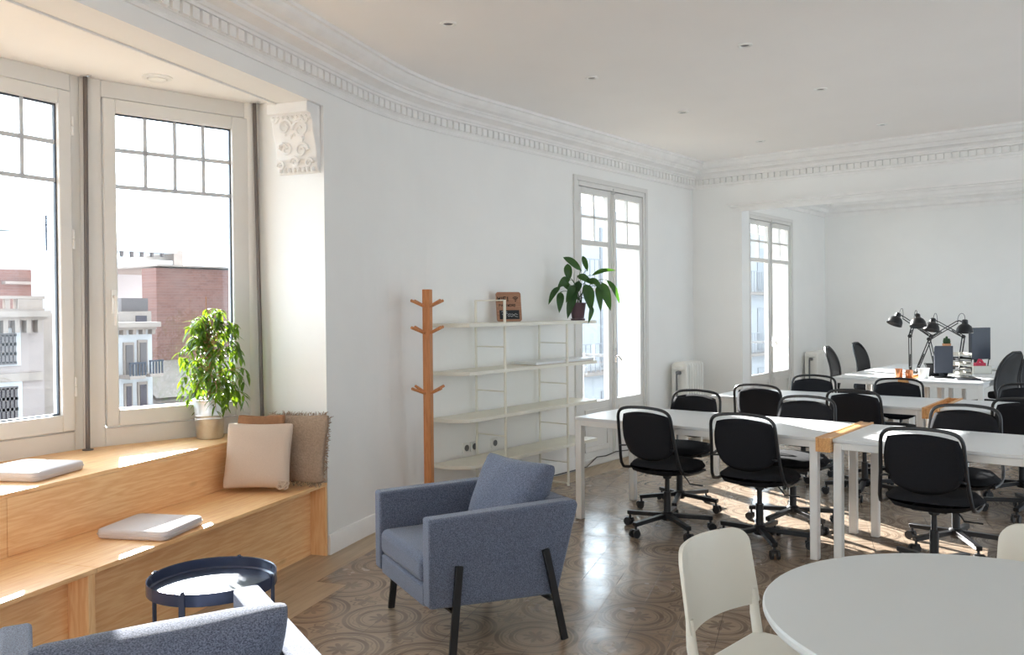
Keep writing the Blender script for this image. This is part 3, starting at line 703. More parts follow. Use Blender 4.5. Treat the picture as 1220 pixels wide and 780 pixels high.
tag(o, 'black cable running along the foot of the long wall', 'cable')

# ------------------------------------------------------------------ radiators
def radiator(xb, xf, y0, y1, zt_, label):
    t = thing('cast_iron_radiator', label, 'radiator', (xb, y0, 0), 0, 'white column radiators')
    D = xf-xb; n_ = max(4, round((y1-y0)/.062)); st = (y1-y0)/n_
    for k in range(n_):
        yc = st*(k+.5); m_ = MB()
        out_ = rrect(D, zt_-.08, .05, 6); M = Matrix(((1, 0, 0, D/2), (0, 0, 1, yc-st*.31), (0, 1, 0, .08+(zt_-.08)/2), (0, 0, 0, 1)))
        inn_ = rrect(D-.05, zt_-.08-.12, .025, 6)
        m_.prism(out_, 0, st*.62, M); m_.box(.03, D-.03, yc-st*.5, yc+st*.5, .13, .16); m_.box(.03, D-.03, yc-st*.5, yc+st*.5, zt_-.09, zt_-.05)
        o = m_.build('section', 'radiator_paint', t, bevel=.015, seg=3)
    for yc in (st*.5, st*(n_-.5)):
        MB().box(.02, D-.02, yc-.02, yc+.02, 0, .10).build('foot', 'radiator_paint', t, bevel=.005)
    MB().tube([(D*.45, -.03, 0), (D*.45, -.03, zt_-.12), (D*.45, 0.01, zt_-.1)], .011, 10).cyl((D*.45, -.04, zt_-.11), (D*.45+.05, -.04, zt_-.11), .02, 12).build('feed_pipe', 'grey_plastic', t, smooth=True)
radiator(-4.50, -4.30, 8.44, 8.86, .925, 'white column radiator by the near corner, right of the first french window')
radiator(-4.50, -4.31, 12.60, 13.10, .86, 'white column radiator in the far room, behind the second french window')

# ------------------------------------------------------------------ tables
def make_table(L, D, label):
    t = thing('white_table', label, 'table', (0, 0, 0), 0, 'white rectangular tables'); H = .74
    MB().box(0, L, 0, D, H-.022, H).build('tabletop', 'white_laminate', t, bevel=.003)
    m_ = MB(); a = .008
    m_.box(.05, L-.05, a, a+.02, H-.062, H-.0225); m_.box(.05, L-.05, D-a-.02, D-a, H-.062, H-.0225); m_.box(a, a+.02, .05, D-.05, H-.062, H-.0225); m_.box(L-a-.02, L-a, .05, D-.05, H-.062, H-.0225)
    m_.build('apron', 'white_metal', t, bevel=.002)
    for x in (.002, L-.052):
        for y in (.002, D-.052): MB().box(x, x+.05, y, y+.05, 0, H-.0225).build('leg', 'white_metal', t, bevel=.006)
    return t
T1 = make_table(1.755, .80, 'long white table of the front row, left of the wooden beam'); T1.location = (-3.50, 5.10, 0)
T2 = dup(T1, (-1.658, 5.10, 0), 0, 'long white table of the front row, right of the wooden beam')
T3 = dup(T1, (-3.36, 7.05, 0), 0, 'long white table of the second row, left of the wooden beam')
T4 = dup(T1, (-1.49, 7.05, 0), 0, 'white table of the second row at the right picture edge')
def beam(x0, x1, y0, y1, z1, label, solid=False):
    t = thing('wooden_cable_trough', label, 'wooden trough', ((x0+x1)/2, y0, z1), 0, 'wooden troughs between tables'); w2 = (x1-x0)/2; Lb = y1-y0; hh = .085
    for s_ in (-1, 1): MB().box(min(s_*w2, s_*(w2-.018)), max(s_*w2, s_*(w2-.018)), 0, Lb, -hh, 0).build('side_board', 'beam_wood', t, bevel=.001)
    MB().box(-w2+.018, w2-.018, 0, Lb, -hh, -hh+.018).build('bottom_board', 'beam_wood', t)
    for y in (.004, Lb-.022): MB().box(-w2+.018, w2-.018, y, y+.018, -hh+.018, -.004).build('end_board', 'beam_wood', t)
    if solid: MB().box(-w2+.018, w2-.018, .022, Lb-.022, -.016, -.003).build('lid_board', 'beam_wood', t)
    for y in (.1, Lb-.118): MB().box(-w2+.018, w2-.018, y, y+.018, -hh+.018, -.02).build('cross_board', 'beam_wood', t)
beam(-1.7445, -1.6585, 5.06, 5.94, .748, 'pale wooden trough between the two front row tables', True)
beam(-1.6045, -1.4905, 7.0, 7.9, .748, 'pale wooden trough between the two second row tables')
# desks of the far room
DL = make_table(.70, 1.33, 'white desk with a sunlit edge, nearest left in the far room'); DL.location = (-3.13, 9.60, 0); DL['group'] = 'white desks of the far room'
def desk(x, y, label): q = dup(DL, (x, y, 0), 0, label); return q
desk(-2.325, 9.58, 'white desk under the laptop, nearest right in the far room'); desk(-3.13, 10.96, 'white desk at the back left of the far room'); desk(-2.325, 10.94, 'white desk at the back right of the far room behind the monitor')
beam(-2.425, -2.33, 9.56, 12.2, .748, 'wooden trough between the far room desks')

# ------------------------------------------------------------------ swivel chairs
def make_swivel(label):
    t = thing('swivel_chair', label, 'chair', (0, 0, 0), 0, 'black swivel chairs at the tables')
    # seat
    m_ = MB(); rows = []
    N = 12; W_, D_ = .50, .47
    for side in (1, -1):
        o = len(m_.v)
        for j in range(N+1):
            for i in range(N+1):
                u = -1+2*i/N; v = -1+2*j/N
                # squircle map
                x = u*math.sqrt(max(0, 1-v*v*.42)); y = v*math.sqrt(max(0, 1-u*u*.42))
                e = max(0, 1-max(abs(u), abs(v))**6)
                z = .455+side*.032*e**.5 + .010*side*(1-x*x) - .012*(v > .0)*v*v*v + (0 if side > 0 else -.012*(1-u*u)*(1-v*v))
                m_.v.append(Vector((x*W_/2*(1-.06*(v < 0)*abs(v)), y*D_/2, z)))
        for j in range(N):
            for i in range(N):
                a = o+j*(N+1)+i; m_.f.append((a, a+1, a+N+2, a+N+1))
    weld(m_.build('seat', 'black_fabric', t, smooth=True))
    # backrest: wide, flatter top, rounded bottom
    m_ = MB(); z0, z1 = .51, .842
    for side in (1, -1):
        o = len(m_.v)
        for j in range(N+1):
            for i in range(N+1):
                u = -1+2*i/N; v = -1+2*j/N
                k = .25 if v > 0 else .42
                x = u*math.sqrt(max(0, 1-v*v*k)); zz = v*math.sqrt(max(0, 1-u*u*(.3 if v > 0 else .45)))
                e = max(0, 1-max(abs(u), abs(v))**6)**.5
                z = (z0+z1)/2+zz*(z1-z0)/2; yb = -.225-.10*(z-.5)/.3*.6 + .03*(x*x)
                m_.v.append(Vector((x*.202, yb+side*.016*e, z)))
        for j in range(N):
            for i in range(N):
                a = o+j*(N+1)+i; m_.f.append((a, a+1, a+N+2, a+N+1))
    weld(m_.build('backrest', 'black_fabric', t, smooth=True))
    # tubular frame
    right = [(.225, .10, .428), (.232, 0, .425), (.234, -.12, .430), (.232, -.185, .445), (.228, -.215, .48), (.222, -.232, .53), (.213, -.252, .62), (.208, -.272, .72), (.205, -.281, .77)]
    arc = bez((.205, -.281, .77), (.205, -.296, .862), (.165, -.300, .866), (0, -.302, .872), 10)
    pts = [Vector(p) for p in right[:-1]] + arc; pts = pts + [Vector((-p.x, p.y, p.z)) for p in reversed(pts[:-1])]
    fr = MB().tube(pts, .0105, 8); fr.tube([(-.235, .10, .428), (0, .11, .424), (.235, .10, .428)], .009, 8)
    fr.bar((.21, -.262, .60), (.175, -.235, .60), .02, .008); fr.bar((-.21, -.262, .60), (-.175, -.235, .60), .02, .008)
    fr.build('back_frame', 'black_metal', t, smooth=True)
    MB().box(-.09, .09, -.12, .12, .395, .425).cyl((0, 0, .36), (0, 0, .40), .03, 14).build('seat_plate', 'black_metal', t, bevel=.006)
    g = MB(); g.cyl((0, 0, .10), (0, 0, .27), .024, 16); g.cyl((0, 0, .27), (0, 0, .40), .016, 16); g.build('gas_lift', 'black_metal', t, smooth=True)
    MB().tube([(.03, .04, .40), (.10, .05, .385), (.13, .055, .35), (.14, .06, .33), (.23, .08, .325)], .005, 6).build('lever', 'black_metal', t, smooth=True)
    MB().lathe([(.035, .075), (.042, .085), (.042, .125), (.03, .135), (.026, .135)], 16).build('base_hub', 'black_metal', t, smooth=True)
    for k in range(5):
        a = R(72*k+90); d = Vector((math.cos(a), math.sin(a), 0))
        leg = MB().bar(d*.035+Vector((0, 0, .108)), d*.305+Vector((0, 0, .088)), .036, .028).build('leg', 'black_metal', t, bevel=.003)
        c = d*.292; sdir = Vector((-d.y, d.x, 0)); cs = MB()
        cs.cyl(c+Vector((0, 0, .05)), c+Vector((0, 0, .08)), .008, 8)
        cs.bar(c+sdir*-.012+Vector((0, 0, .045)), c+sdir*.012+Vector((0, 0, .045)), .04, .02)
        for s_ in (-1, 1):
            a_, b_ = c+sdir*(s_*.012)+d*.01+Vector((0, 0, .0275)), c+sdir*(s_*.027)+d*.01+Vector((0, 0, .0275)); cs.cyl(a_, b_, .0275, 16)
        wheel = cs.build('caster', 'black_plastic', leg, smooth=True)
        dsc = MB()
        for s_ in (-1, 1):
            a_ = c+sdir*(s_*.0268)+d*.01+Vector((0, 0, .0275)); dsc.cyl(a_, a_+sdir*(s_*.0015), .016, 14)
        wheel.data.materials.append(MATS['grey_plastic'])
        n0 = len(wheel.data.polygons)
    return t
S1 = make_swivel('black swivel chair at the near side of the front row, leftmost')
places = [
 (-2.80, 5.19, -3, 22, 'black swivel chair at the near side of the front row, leftmost'),
 (-2.155, 5.215, 2, 1, 'black swivel chair at the near side of the front row, beside the wooden trough'),
 (-1.12, 5.15, 0, 50, 'black swivel chair in front of the right front row table, behind the round table'),
 (-3.05, 5.85, 180, 20, 'black swivel chair on the far side of the front row, leftmost, nearest the radiator'),
 (-2.18, 5.86, 180, 60, 'black swivel chair on the far side of the front row, left of the wooden trough'),
 (-1.15, 5.86, 180, 35, 'black swivel chair on the far side of the right front row table'),
 (-2.86, 7.17, 0, 10, 'black swivel chair at the near side of the second row, leftmost'),
 (-2.06, 7.12, 0, 44, 'black swivel chair at the near side of the second row, left of its trough'),
 (-0.90, 7.12, 0, 25, 'black swivel chair at the near side of the second row, at the right picture edge'),
 (-2.80, 7.80, 180, 0, 'black swivel chair on the far side of the second row, leftmost of three'),
 (-2.05, 7.82, 180, 15, 'black swivel chair on far side of second row, just in front of far desks'),
 (-1.05, 7.78, 180, 30, 'black swivel chair on the far side of the second row, right edge'),
]
for i, (x, y, rz, bz, lab) in enumerate(places):
    if i == 0: S1.location = (x, y, 0); S1.rotation_euler = (0, 0, R(rz)); S1['label'] = lab
    ch = S1 if i == 0 else dup(S1, (x, y, 0), R(rz), lab)
    for c_ in ch.children:
        if c_.name.startswith('leg'): c_.rotation_euler = (0, 0, R(bz))

# mesh-back office chairs in the far room
def make_office(label):
    t = thing('mesh_office_chair', label, 'office chair', (0, 0, 0), 0, 'mesh-back office chairs in the far room')
    def backpt(u, v, off=0.):                                     # u -1..1 across, v 0..1 up
        wd = .225*(1-.16*v)*math.sqrt(max(0, 1-max(0, (v-.62)/.38)**2.6)) * (.80+.2*min(1, v/.3))
        z = .50+.54*v; y = -.23-.06*math.sin(v*3.1)*-1 - .09*v + .05*u*u + off
        return Vector((u*wd, y, z))
    m_ = MB(); n_ = 14
    for j in range(n_+1):
        for i in range(9): m_.v.append(backpt(-1+2*i/8, j/n_*.985))
    for j in range(n_):
        for i in range(8): a = j*9+i; m_.f.append((a, a+1, a+10, a+9))
    m_.build('back_mesh', 'mesh_cloth', t, smooth=True)
    pts = [backpt(1, v/12*.97) for v in range(13)] + [backpt(.5, .99), backpt(0, 1.0-.005)] ; 
    pts = [backpt(1, k/14*.98) for k in range(15)]; L_ = [Vector((-p.x, p.y, p.z)) for p in reversed(pts)]
    MB().tube(pts+L_, .015, 8, closed=True).build('back_frame', 'black_plastic', t, smooth=True)
    MB().prism(rrect(.48, .46, .09), .42, .50).build('seat', 'black_fabric', t, bevel=.025, seg=3)
    MB().bar((0, -.08, .41), (0, -.25, .43), .06, .02).bar((0, -.25, .42), (0, -.262, .56), .06, .02, Vector((0, 1, 0))).build('back_support', 'black_plastic', t)
    MB().cyl((0, 0, .1), (0, 0, .42), .025, 14).build('gas_lift', 'black_metal', t, smooth=True)
    for s_ in (-1, 1):
        MB().tube([(s_*.2, -.05, .44), (s_*.27, -.05, .46), (s_*.275, -.05, .62), (s_*.275, .0, .645)], .012, 8).box(min(s_*.25, s_*.30), max(s_*.25, s_*.30), -.12, .12, .645, .67).build('armrest', 'black_plastic', t, smooth=True) if False else None
    for k in range(5):
        a = R(72*k+20); d = Vector((math.cos(a), math.sin(a), 0))
        leg = MB().bar(d*.02+Vector((0, 0, .11)), d*.31+Vector((0, 0, .075)), .035, .03).build('leg', 'black_plastic', t, bevel=.004)
        c = d*.30; sdir = Vector((-d.y, d.x, 0)); MB().cyl(c-sdir*.02+Vector((0, 0, .028)), c+sdir*.02+Vector((0, 0, .028)), .028, 14).cyl(c+Vector((0, 0, .03)), c+Vector((0, 0, .075)), .008, 8).build('caster', 'black_plastic', leg, smooth=True)
    return t
O1 = make_office('mesh-back office chair left of the far desks, the leftmost one'); O1.location = (-3.22, 10.55, 0); O1.rotation_euler = (0, 0, R(-90+4))
dup(O1, (-3.28, 11.85, 0), R(-90-4), 'mesh-back office chair at the far left end of the far desks, see-through against the wall')
dup(O1, (-1.66, 10.22, 0), R(70), 'mesh-back office chair right of the laptop desk, nearest of the right pair')
dup(O1, (-1.62, 11.5, 0), R(72), 'mesh-back office chair at the right picture edge in the far room')

# ------------------------------------------------------------------ blue armchairs
def make_armchair(label):
    t = thing('blue_armchair', label, 'armchair', (0, 0, 0), 0, 'blue-grey fabric armchairs'); hw = .37
    side = [(0, .235), (0, .622), (.735, .632), (.752, .61), (.635, .205)]       # (y, z) side profile
    for s_ in (-1, 1):
        M = Matrix(((0, 0, 1, min(s_*hw, s_*(hw-.085))), (1, 0, 0, 0), (0, 1, 0, 0), (0, 0, 0, 1)))
        MB().prism(side, 0, .085, M).build('armrest', 'blue_fabric', t, bevel=.014, seg=3)
    bk = [(.53, .206), (.633, .206), (.748, .608), (.735, .629), (.645, .629)]
    M = Matrix(((0, 0, 1, -hw+.0855), (1, 0, 0, 0), (0, 1, 0, 0), (0, 0, 0, 1)))
    MB().prism(bk, 0, 2*hw-.171, M).build('backrest', 'blue_fabric', t, bevel=.01, seg=3)
    MB().box(-hw+.0855, hw-.0855, .004, .52, .222, .318).build('seat_base', 'blue_fabric', t, bevel=.012, seg=3)
    MB().box(-hw+.088, hw-.088, -.004, .555, .32, .445).build('seat_cushion', 'blue_fabric', t, bevel=.035, seg=4)
    p_ = pillow_mb(.50, .45, .20, 18, .09, .012, 4).build('back_cushion', 'blue_fabric', t, smooth=True); weld(p_); p_.location = (.025, .555, .578); p_.rotation_euler = (R(-24), 0, R(12))
    for s_ in (-1, 1):
        x = s_*(hw+.010)
        MB().bar((x, .135, .41), (x+s_*.012, .09, 0), .016, .034, Vector((0, 1, 0))).build('leg', 'black_metal', t, bevel=.002)
        MB().bar((x, .565, .425), (x+s_*.012, .655, 0), .016, .034, Vector((0, 1, 0))).build('leg', 'black_metal', t, bevel=.002)
    for y, z in ((.11, .215), (.60, .19)):
        MB().bar((-hw-.006, y, z), (hw+.006, y, z), .03, .012).build('crossbar', 'black_metal', t)
    return t
AC = make_armchair('blue-grey fabric armchair with black legs standing alone on the tiles')
AC.location = (-2.885, 2.76, 0); AC.rotation_euler = (0, 0, R(-24))
a2 = dup(AC, (-2.553, 1.325, 0), R(-111.5), 'blue-grey armchair seen from behind at the bottom edge, its back cushion sunlit')
for c_ in a2.children:
    if c_.name.startswith('back_cushion'): c_.rotation_euler = (R(-20), 0, 0); c_.location = (.0, .55, .545); c_.scale = (1.25, 1, 1)

# ------------------------------------------------------------------ round tray table
t = thing('tray_side_table', 'small round dark blue metal tray table in front of the bench', 'side table', (-2.90, 1.80, 0), R(12))
MB().lathe([(0, .487), (.225, .487), (.231, .493), (.231, .527), (.2345, .53), (.2345, .485), (.228, .482), (0, .482)], 56).build('tray', 'tray_blue', t, smooth=True)
for a in (20, 110, 200, 290):
    d = Vector((math.cos(R(a)), math.sin(R(a)), 0)); sd_ = Vector((-d.y, d.x, 0))
    m_ = MB(); q = d*.236; m_.bar(q, q+Vector((0, 0, .53)), .022, .006, d); m_.cyl(q+Vector((0, 0, .53)), q-d*.012+Vector((0, 0, .531)), .007, 8); m_.build('leg', 'tray_blue', t)
MB().bar((.236*math.cos(R(20)), .236*math.sin(R(20)), .02), (.236*math.cos(R(200)), .236*math.sin(R(200)), .02), .02, .006).bar((.236*math.cos(R(110)), .236*math.sin(R(110)), .026), (.236*math.cos(R(290)), .236*math.sin(R(290)), .026), .02, .006).build('foot_cross', 'tray_blue', t)

# ------------------------------------------------------------------ white round table and shell chairs
t = thing('round_table', 'large white round table in the right foreground', 'table', (-.351, 2.375, 0))
MB().lathe([(0, .722), (.555, .722), (.572, .727), (.577, .736), (.577, .745), (.572, .75), (0, .75)], 96).build('tabletop', 'grey_laminate', t, smooth=True)
MB().lathe([(.30, 0), (.29, .012), (.12, .03), (.045, .08), (.035, .2), (.035, .55), (.06, .66), (.16, .722)], 40).build('pedestal', 'white_metal', t, smooth=True)
def make_white_chair(label):
    t = thing('white_plastic_chair', label, 'chair', (0, 0, 0), 0, 'white plastic chairs at the round table')
    N, K = 28, 8; m_ = MB(); hw = .212; zb, zt_ = .55, .80; rc = .055     # back panel, sitter faces +y, origin under the seat centre
    xs = [-hw*math.cos(math.pi*i/N) for i in range(N+1)]
    for side in (1, -1):
        for x in xs:
            e = max(0, abs(x)-(hw-rc)); top = zt_-(rc-math.sqrt(max(0, rc*rc-e*e))) if e > 0 else zt_
            e2 = max(0, abs(x)-(hw-.02)); bot = zb+(.02-math.sqrt(max(0, .0004-e2*e2)))+.035*(x/hw)**2*0
            top -= .006*(x/hw)**2
            for j in range(K+1):
                v = j/K; z = bot+(top-bot)*v; u = x/hw; xx = x*(1-.03*v)
                ed = min(1, (1-abs(u))*9, v*7+.15, (1-v)*7+.15); m_.v.append(Vector((xx, -.205-.16*(z-.5)+.05*u*u+side*(.004+.007*max(0, ed)**.5), z)))
    NN = (N+1)*(K+1)
    for sd_ in (0, 1):
        for i in range(N):
            for j in range(K): a = sd_*NN+i*(K+1)+j; m_.f.append((a, a+1, a+K+2, a+K+1))
    ring = [i*(K+1) for i in range(N+1)] + [N*(K+1)+j for j in range(1, K+1)] + [i*(K+1)+K for i in range(N-1, -1, -1)] + [j for j in range(K-1, 0, -1)]
    for a, b in zip(ring, ring[1:]+ring[:1]): m_.f.append((a, b, b+NN, a+NN))
    m_.build('backrest', 'white_plastic', t, smooth=True)
    MB().prism([(-.20, -.17), (.20, -.17), (.215, .0), (.22, .19), (.19, .215), (-.19, .215), (-.22, .19), (-.215, 0)], .44, .462).build('seat', 'white_plastic', t, bevel=.010, seg=3)
    for s_ in (-1, 1):
        MB().tube([(s_*.194, -.174, .60), (s_*.193, -.168, .52), (s_*.190, -.155, .446)], [.012, .016, .017], 12).build('back_post', 'white_plastic', t, smooth=True)
        MB().tube([(s_*.188, -.160, .44), (s_*.20, -.20, .0)], [.018, .012], 12).build('leg', 'white_plastic', t, smooth=True)
        MB().tube([(s_*.18, .18, .44), (s_*.21, .235, .0)], [.018, .012], 12).build('leg', 'white_plastic', t, smooth=True)
    return t
WC = make_white_chair('white plastic chair left of the round table'); WC.location = (-.97, 2.46, 0); WC.rotation_euler = (0, 0, R(-90-5))
dup(WC, (-.31, 3.00, 0), R(180-4), 'white plastic chair behind the round table, cut off by the right picture edge')

# ------------------------------------------------------------------ cushions on the bench
def seat_pad(u, n, z, rz, w_, d_, label):
    o = MB().prism(rrect(w_, d_, .035), 0, .045).build('seat_pad', 'cushion_grey', None, bevel=.014, seg=4); o.location = W(u, n, z); o.rotation_euler = (0, 0, ROTA+rz)
    p_ = MB().tube([(x, y, .0225) for x, y in rrect(w_+.004, d_+.004, .036)], .003, 6, closed=True).build('piping', 'cushion_grey', o, smooth=True)
    return tag(o, label, 'cushion', 'flat grey seat pads on the bench')
seat_pad(-1.285, -.21, .4545, R(8), .34, .37, 'flat pale grey seat pad on the lower bench step')
seat_pad(-1.47, -.78, .7355, R(10), .36, .36, 'flat pale grey seat pad on the upper sill step under the left window')
def throw(w_, t_, loc, rot, m, label, name, seed):
    o = weld(pillow_mb(w_, w_, t_, 18, .07, .006, seed).build(name, m, None, smooth=True)); o.location = loc; o.rotation_euler = rot; return tag(o, label, 'pillow', 'throw pillows on the bench')
pf = throw(.40, .13, W(-.33, -.27, .664), (R(-16), R(1), ROTA-R(70)), 'beige_linen', 'plain beige linen pillow with knotted corner, front of the bench pillows', 'throw_pillow', 1)
m_ = MB(); rr = random.Random(2)
for k in range(7):
    c = Vector((.16+rr.uniform(-.03, .02), -.035+rr.uniform(-.01, .01), -.175+rr.uniform(-.012, .025))); pts = []
    for i in range(13): a = i/12*2*math.pi; pts.append(c+Vector((math.cos(a)*.018, math.sin(2*a)*.006, math.sin(a)*.013)))
    m_.tube(pts, .0045, 6)
m_.build('corner_knots', 'beige_linen', pf, smooth=True)
pb = throw(.43, .11, W(-.105, -.165, .678), (R(-14), 0, ROTA-R(84)), 'taupe_knit', 'brown-grey knitted pillow with fringed edges leaning on the reveal', 'throw_pillow', 2)
m_ = MB()
for k in range(360):
    s_ = rr.random()*2-1; e = rr.choice('trlb'); q = {'t': (s_*.2, .2), 'b': (s_*.2, -.2), 'l': (-.2, s_*.2), 'r': (.2, s_*.2)}[e]; dd = {'t': (0, 1), 'b': (0, -1), 'l': (-1, 0), 'r': (1, 0)}[e]
    a = Vector((q[0]*.97, 0, q[1]*.97)); m_.tube([a, a+Vector((dd[0]*.014+rr.uniform(-.01, .01), rr.uniform(-.01, .01), dd[1]*.014+rr.uniform(-.01, .01))), a+Vector((dd[0]*.026+rr.uniform(-.014, .014), rr.uniform(-.014, .014), dd[1]*.026+rr.uniform(-.014, .014)))], [.003, .0025, .0012], 4)
m_.build('fringe', 'taupe_knit', pb)
pc = throw(.43, .10, W(-.225, -.335, .685), (R(-13), 0, ROTA-R(74)), 'brown_suede', 'camel brown pillow half hidden behind the beige pillow and bucket', 'throw_pillow', 3); pc.scale = (.70, 1, 1)

# ------------------------------------------------------------------ plants
def leaf(mb, p, d, L, wd, up=Vector((0, 0, 1)), droop=.3, fold=.25, n=5):
    d = Vector(d).normalized(); s_ = d.cross(up)
    if s_.length < .05: s_ = Vector((1, 0, 0))
    s_.normalize(); nn = s_.cross(d); o = len(mb.v); pos = Vector(p)
    for i in range(n+1):
        t_ = i/n; wv = wd/2*math.sin(math.pi*min(1, t_**.75*.98+.02))**.85 if 0 < i < n else .0006
        for k in (-1, 0, 1): mb.v.append(pos + s_*(k*wv) + nn*(abs(k)*wv*fold))
        d = (d + Vector((0, 0, -droop/n))).normalized(); nn = s_.cross(d); pos = pos + d*(L/n)
    for i in range(n):
        for k in (0, 1): a = o+i*3+k; mb.f.append((a, a+1, a+4, a+3))
bp_ = W(-.205, -.715, .735)
t = thing('zinc_bucket', 'shiny zinc bucket with ridges on the sill board', 'bucket', bp_)
MB().lathe([(.078, 0), (.08, .004), (.088, .12), (.0905, .125), (.088, .13), (.0895, .14), (.092, .145), (.0895, .15), (.096, .235), (.101, .24), (.101, .246), (.096, .246), (.086, .12), (.076, .01), (0, .01)], 36).build('shell', 'zinc', t, smooth=True)
MB().lathe([(.0, .205), (.091, .205)], 24).build('soil', 'soil', t)
t = thing('ficus_plant', 'bushy bright green weeping fig growing in the zinc bucket', 'plant', bp_+Vector((0, 0, .205))); rr = random.Random(11)
stm = MB(); fol = MB(); stm.tube([(0, 0, -.08), (.004, .004, .2), (.0, .0, .4), (.002, .0, .60)], [.008, .007, .005, .002], 6)
stk = MB().tube([(-.012, -.006, -.12), (-.012, -.008, .68)], .003, 6).build('support_stick', 'terracotta', t, smooth=True)
for k in range(84):
    z = rr.uniform(.0, .60); a = rr.uniform(0, 2*math.pi); reach = (.265*(1-((z-.14)/.53)**2*.8 if z > .14 else 1))*rr.uniform(.55, 1.05)
    d = Vector((math.cos(a), math.sin(a), 0)); away = d.dot(-NA)
    if away > .3: reach *= .5
    sh = UA*(-.075*min(1, max(0, (.5-z)/.3)))
    p0 = Vector((0, 0, z*.75)); p3 = d*reach+sh+Vector((0, 0, z-.0+rr.uniform(-.03, .05)))
    pts = bez(p0, p0+Vector((0, 0, .06))+d*reach*.3, p3+Vector((0, 0, .05)), p3+Vector((0, 0, -.04)), 7); stm.tube(pts, [.0032-.0003*i for i in range(8)], 5)
    for i in range(1, 8):
        for q in range(2 if i > 2 else 1):
            b_ = rr.uniform(0, 2*math.pi); dd = (pts[i]-pts[i-1]).normalized()*.5+Vector((math.cos(b_), math.sin(b_), rr.uniform(-.9, .1)))
            leaf(fol, pts[i], dd, rr.uniform(.055, .09), rr.uniform(.016, .024), droop=rr.uniform(.5, 1.4), fold=.3)
stm.build('stems', 'terracotta', t, smooth=True); fol.build('foliage', 'ficus_leaf', t, smooth=True)

pp = Vector((-4.29, 6.32, 1.4205))
t = thing('plum_plant_pot', 'dark plum square-shouldered pot with saucer on the top shelf', 'plant pot', pp)
MB().lathe([(.052, .018), (.054, .02), (.072, .145), (.076, .15), (.076, .158), (.069, .158), (.05, .03), (0, .03)], 32).build('pot', 'purple_pot', t, smooth=True)
MB().lathe([(0, .002), (.062, 0), (.066, .016), (.06, .016), (.055, .006), (0, .006)], 32).build('saucer', 'purple_pot', t, smooth=True)
MB().lathe([(0, .145), (.07, .145)], 24).build('soil', 'soil', t)
t = thing('peace_lily', 'drooping dark green peace lily in the plum pot on the shelf', 'plant', pp+Vector((0, 0, .145))); rr = random.Random(4)
stm = MB(); fol = MB()
LV = [((692, 320), (670, 304), 10), ((678, 331), (676, 311), 12), ((700, 320), (694, 302), 8), ((706, 325), (736, 319), 7), ((677, 329), (663, 341), 11), ((666, 339), (652, 360), 9), ((667, 345), (665, 370), 11), ((682, 337), (673, 358), 11),
 ((686, 345), (675, 377), 13), ((696, 336), (703, 369), 17), ((703, 362), (699, 383), 8), ((716, 334), (726, 368), 14), ((722, 331), (738, 361), 9), ((709, 339), (713, 369), 10), ((687, 326), (706, 337), 10), ((690, 332), (683, 352), 12), ((700, 330), (716, 344), 9), ((671, 333), (681, 345), 10)]
for (bx_, by_), (tx, ty), wd in LV:
    def loc3(x, y, dep): return RGT*((x-688)/134) + UP*((359.5-y)/134) + FWD*dep
    dep = rr.uniform(-.12, .10) - (.04 if by_ > 335 else 0); a = loc3(bx_, by_, dep); b = loc3(tx, ty, dep+rr.uniform(-.03, .03)); root_ = Vector((rr.uniform(-.03, .03), rr.uniform(-.03, .03), -.01))
    mid = Vector((a.x*.55, a.y*.55, max(a.z*1.05, .06)+.03)); stm.tube(bez(root_, root_+Vector((0, 0, .08)), mid, a, 8), .0028, 5)
    d = (b-a); L = d.length; nrm = (-FWD + Vector((0, 0, .35)) + RGT*rr.uniform(-.5, .5)).normalized()
    o = len(fol.v); dn = d.normalized(); s_ = dn.cross(nrm).normalized(); wv0 = wd/134/2*.8
    for i in range(8):
        t_ = i/7; wv = wv0*math.sin(math.pi*min(1, t_**.8))**.8*1.05 if 0 < i < 7 else .0006
        c_ = a.lerp(b, t_) + nrm*(.02*math.sin(math.pi*t_)) + Vector((0, 0, .015*math.sin(math.pi*t_)))
        for k in (-1, 0, 1): fol.v.append(c_ + s_*(k*wv) + nrm*(abs(k)*wv*.3))
    for i in range(7):
        for k in (0, 1): q = o+i*3+k; fol.f.append((q, q+1, q+4, q+3))
stm.build('stems', 'lily_leaf', t, smooth=True); fol.build('foliage', 'lily_leaf', t, smooth=True)

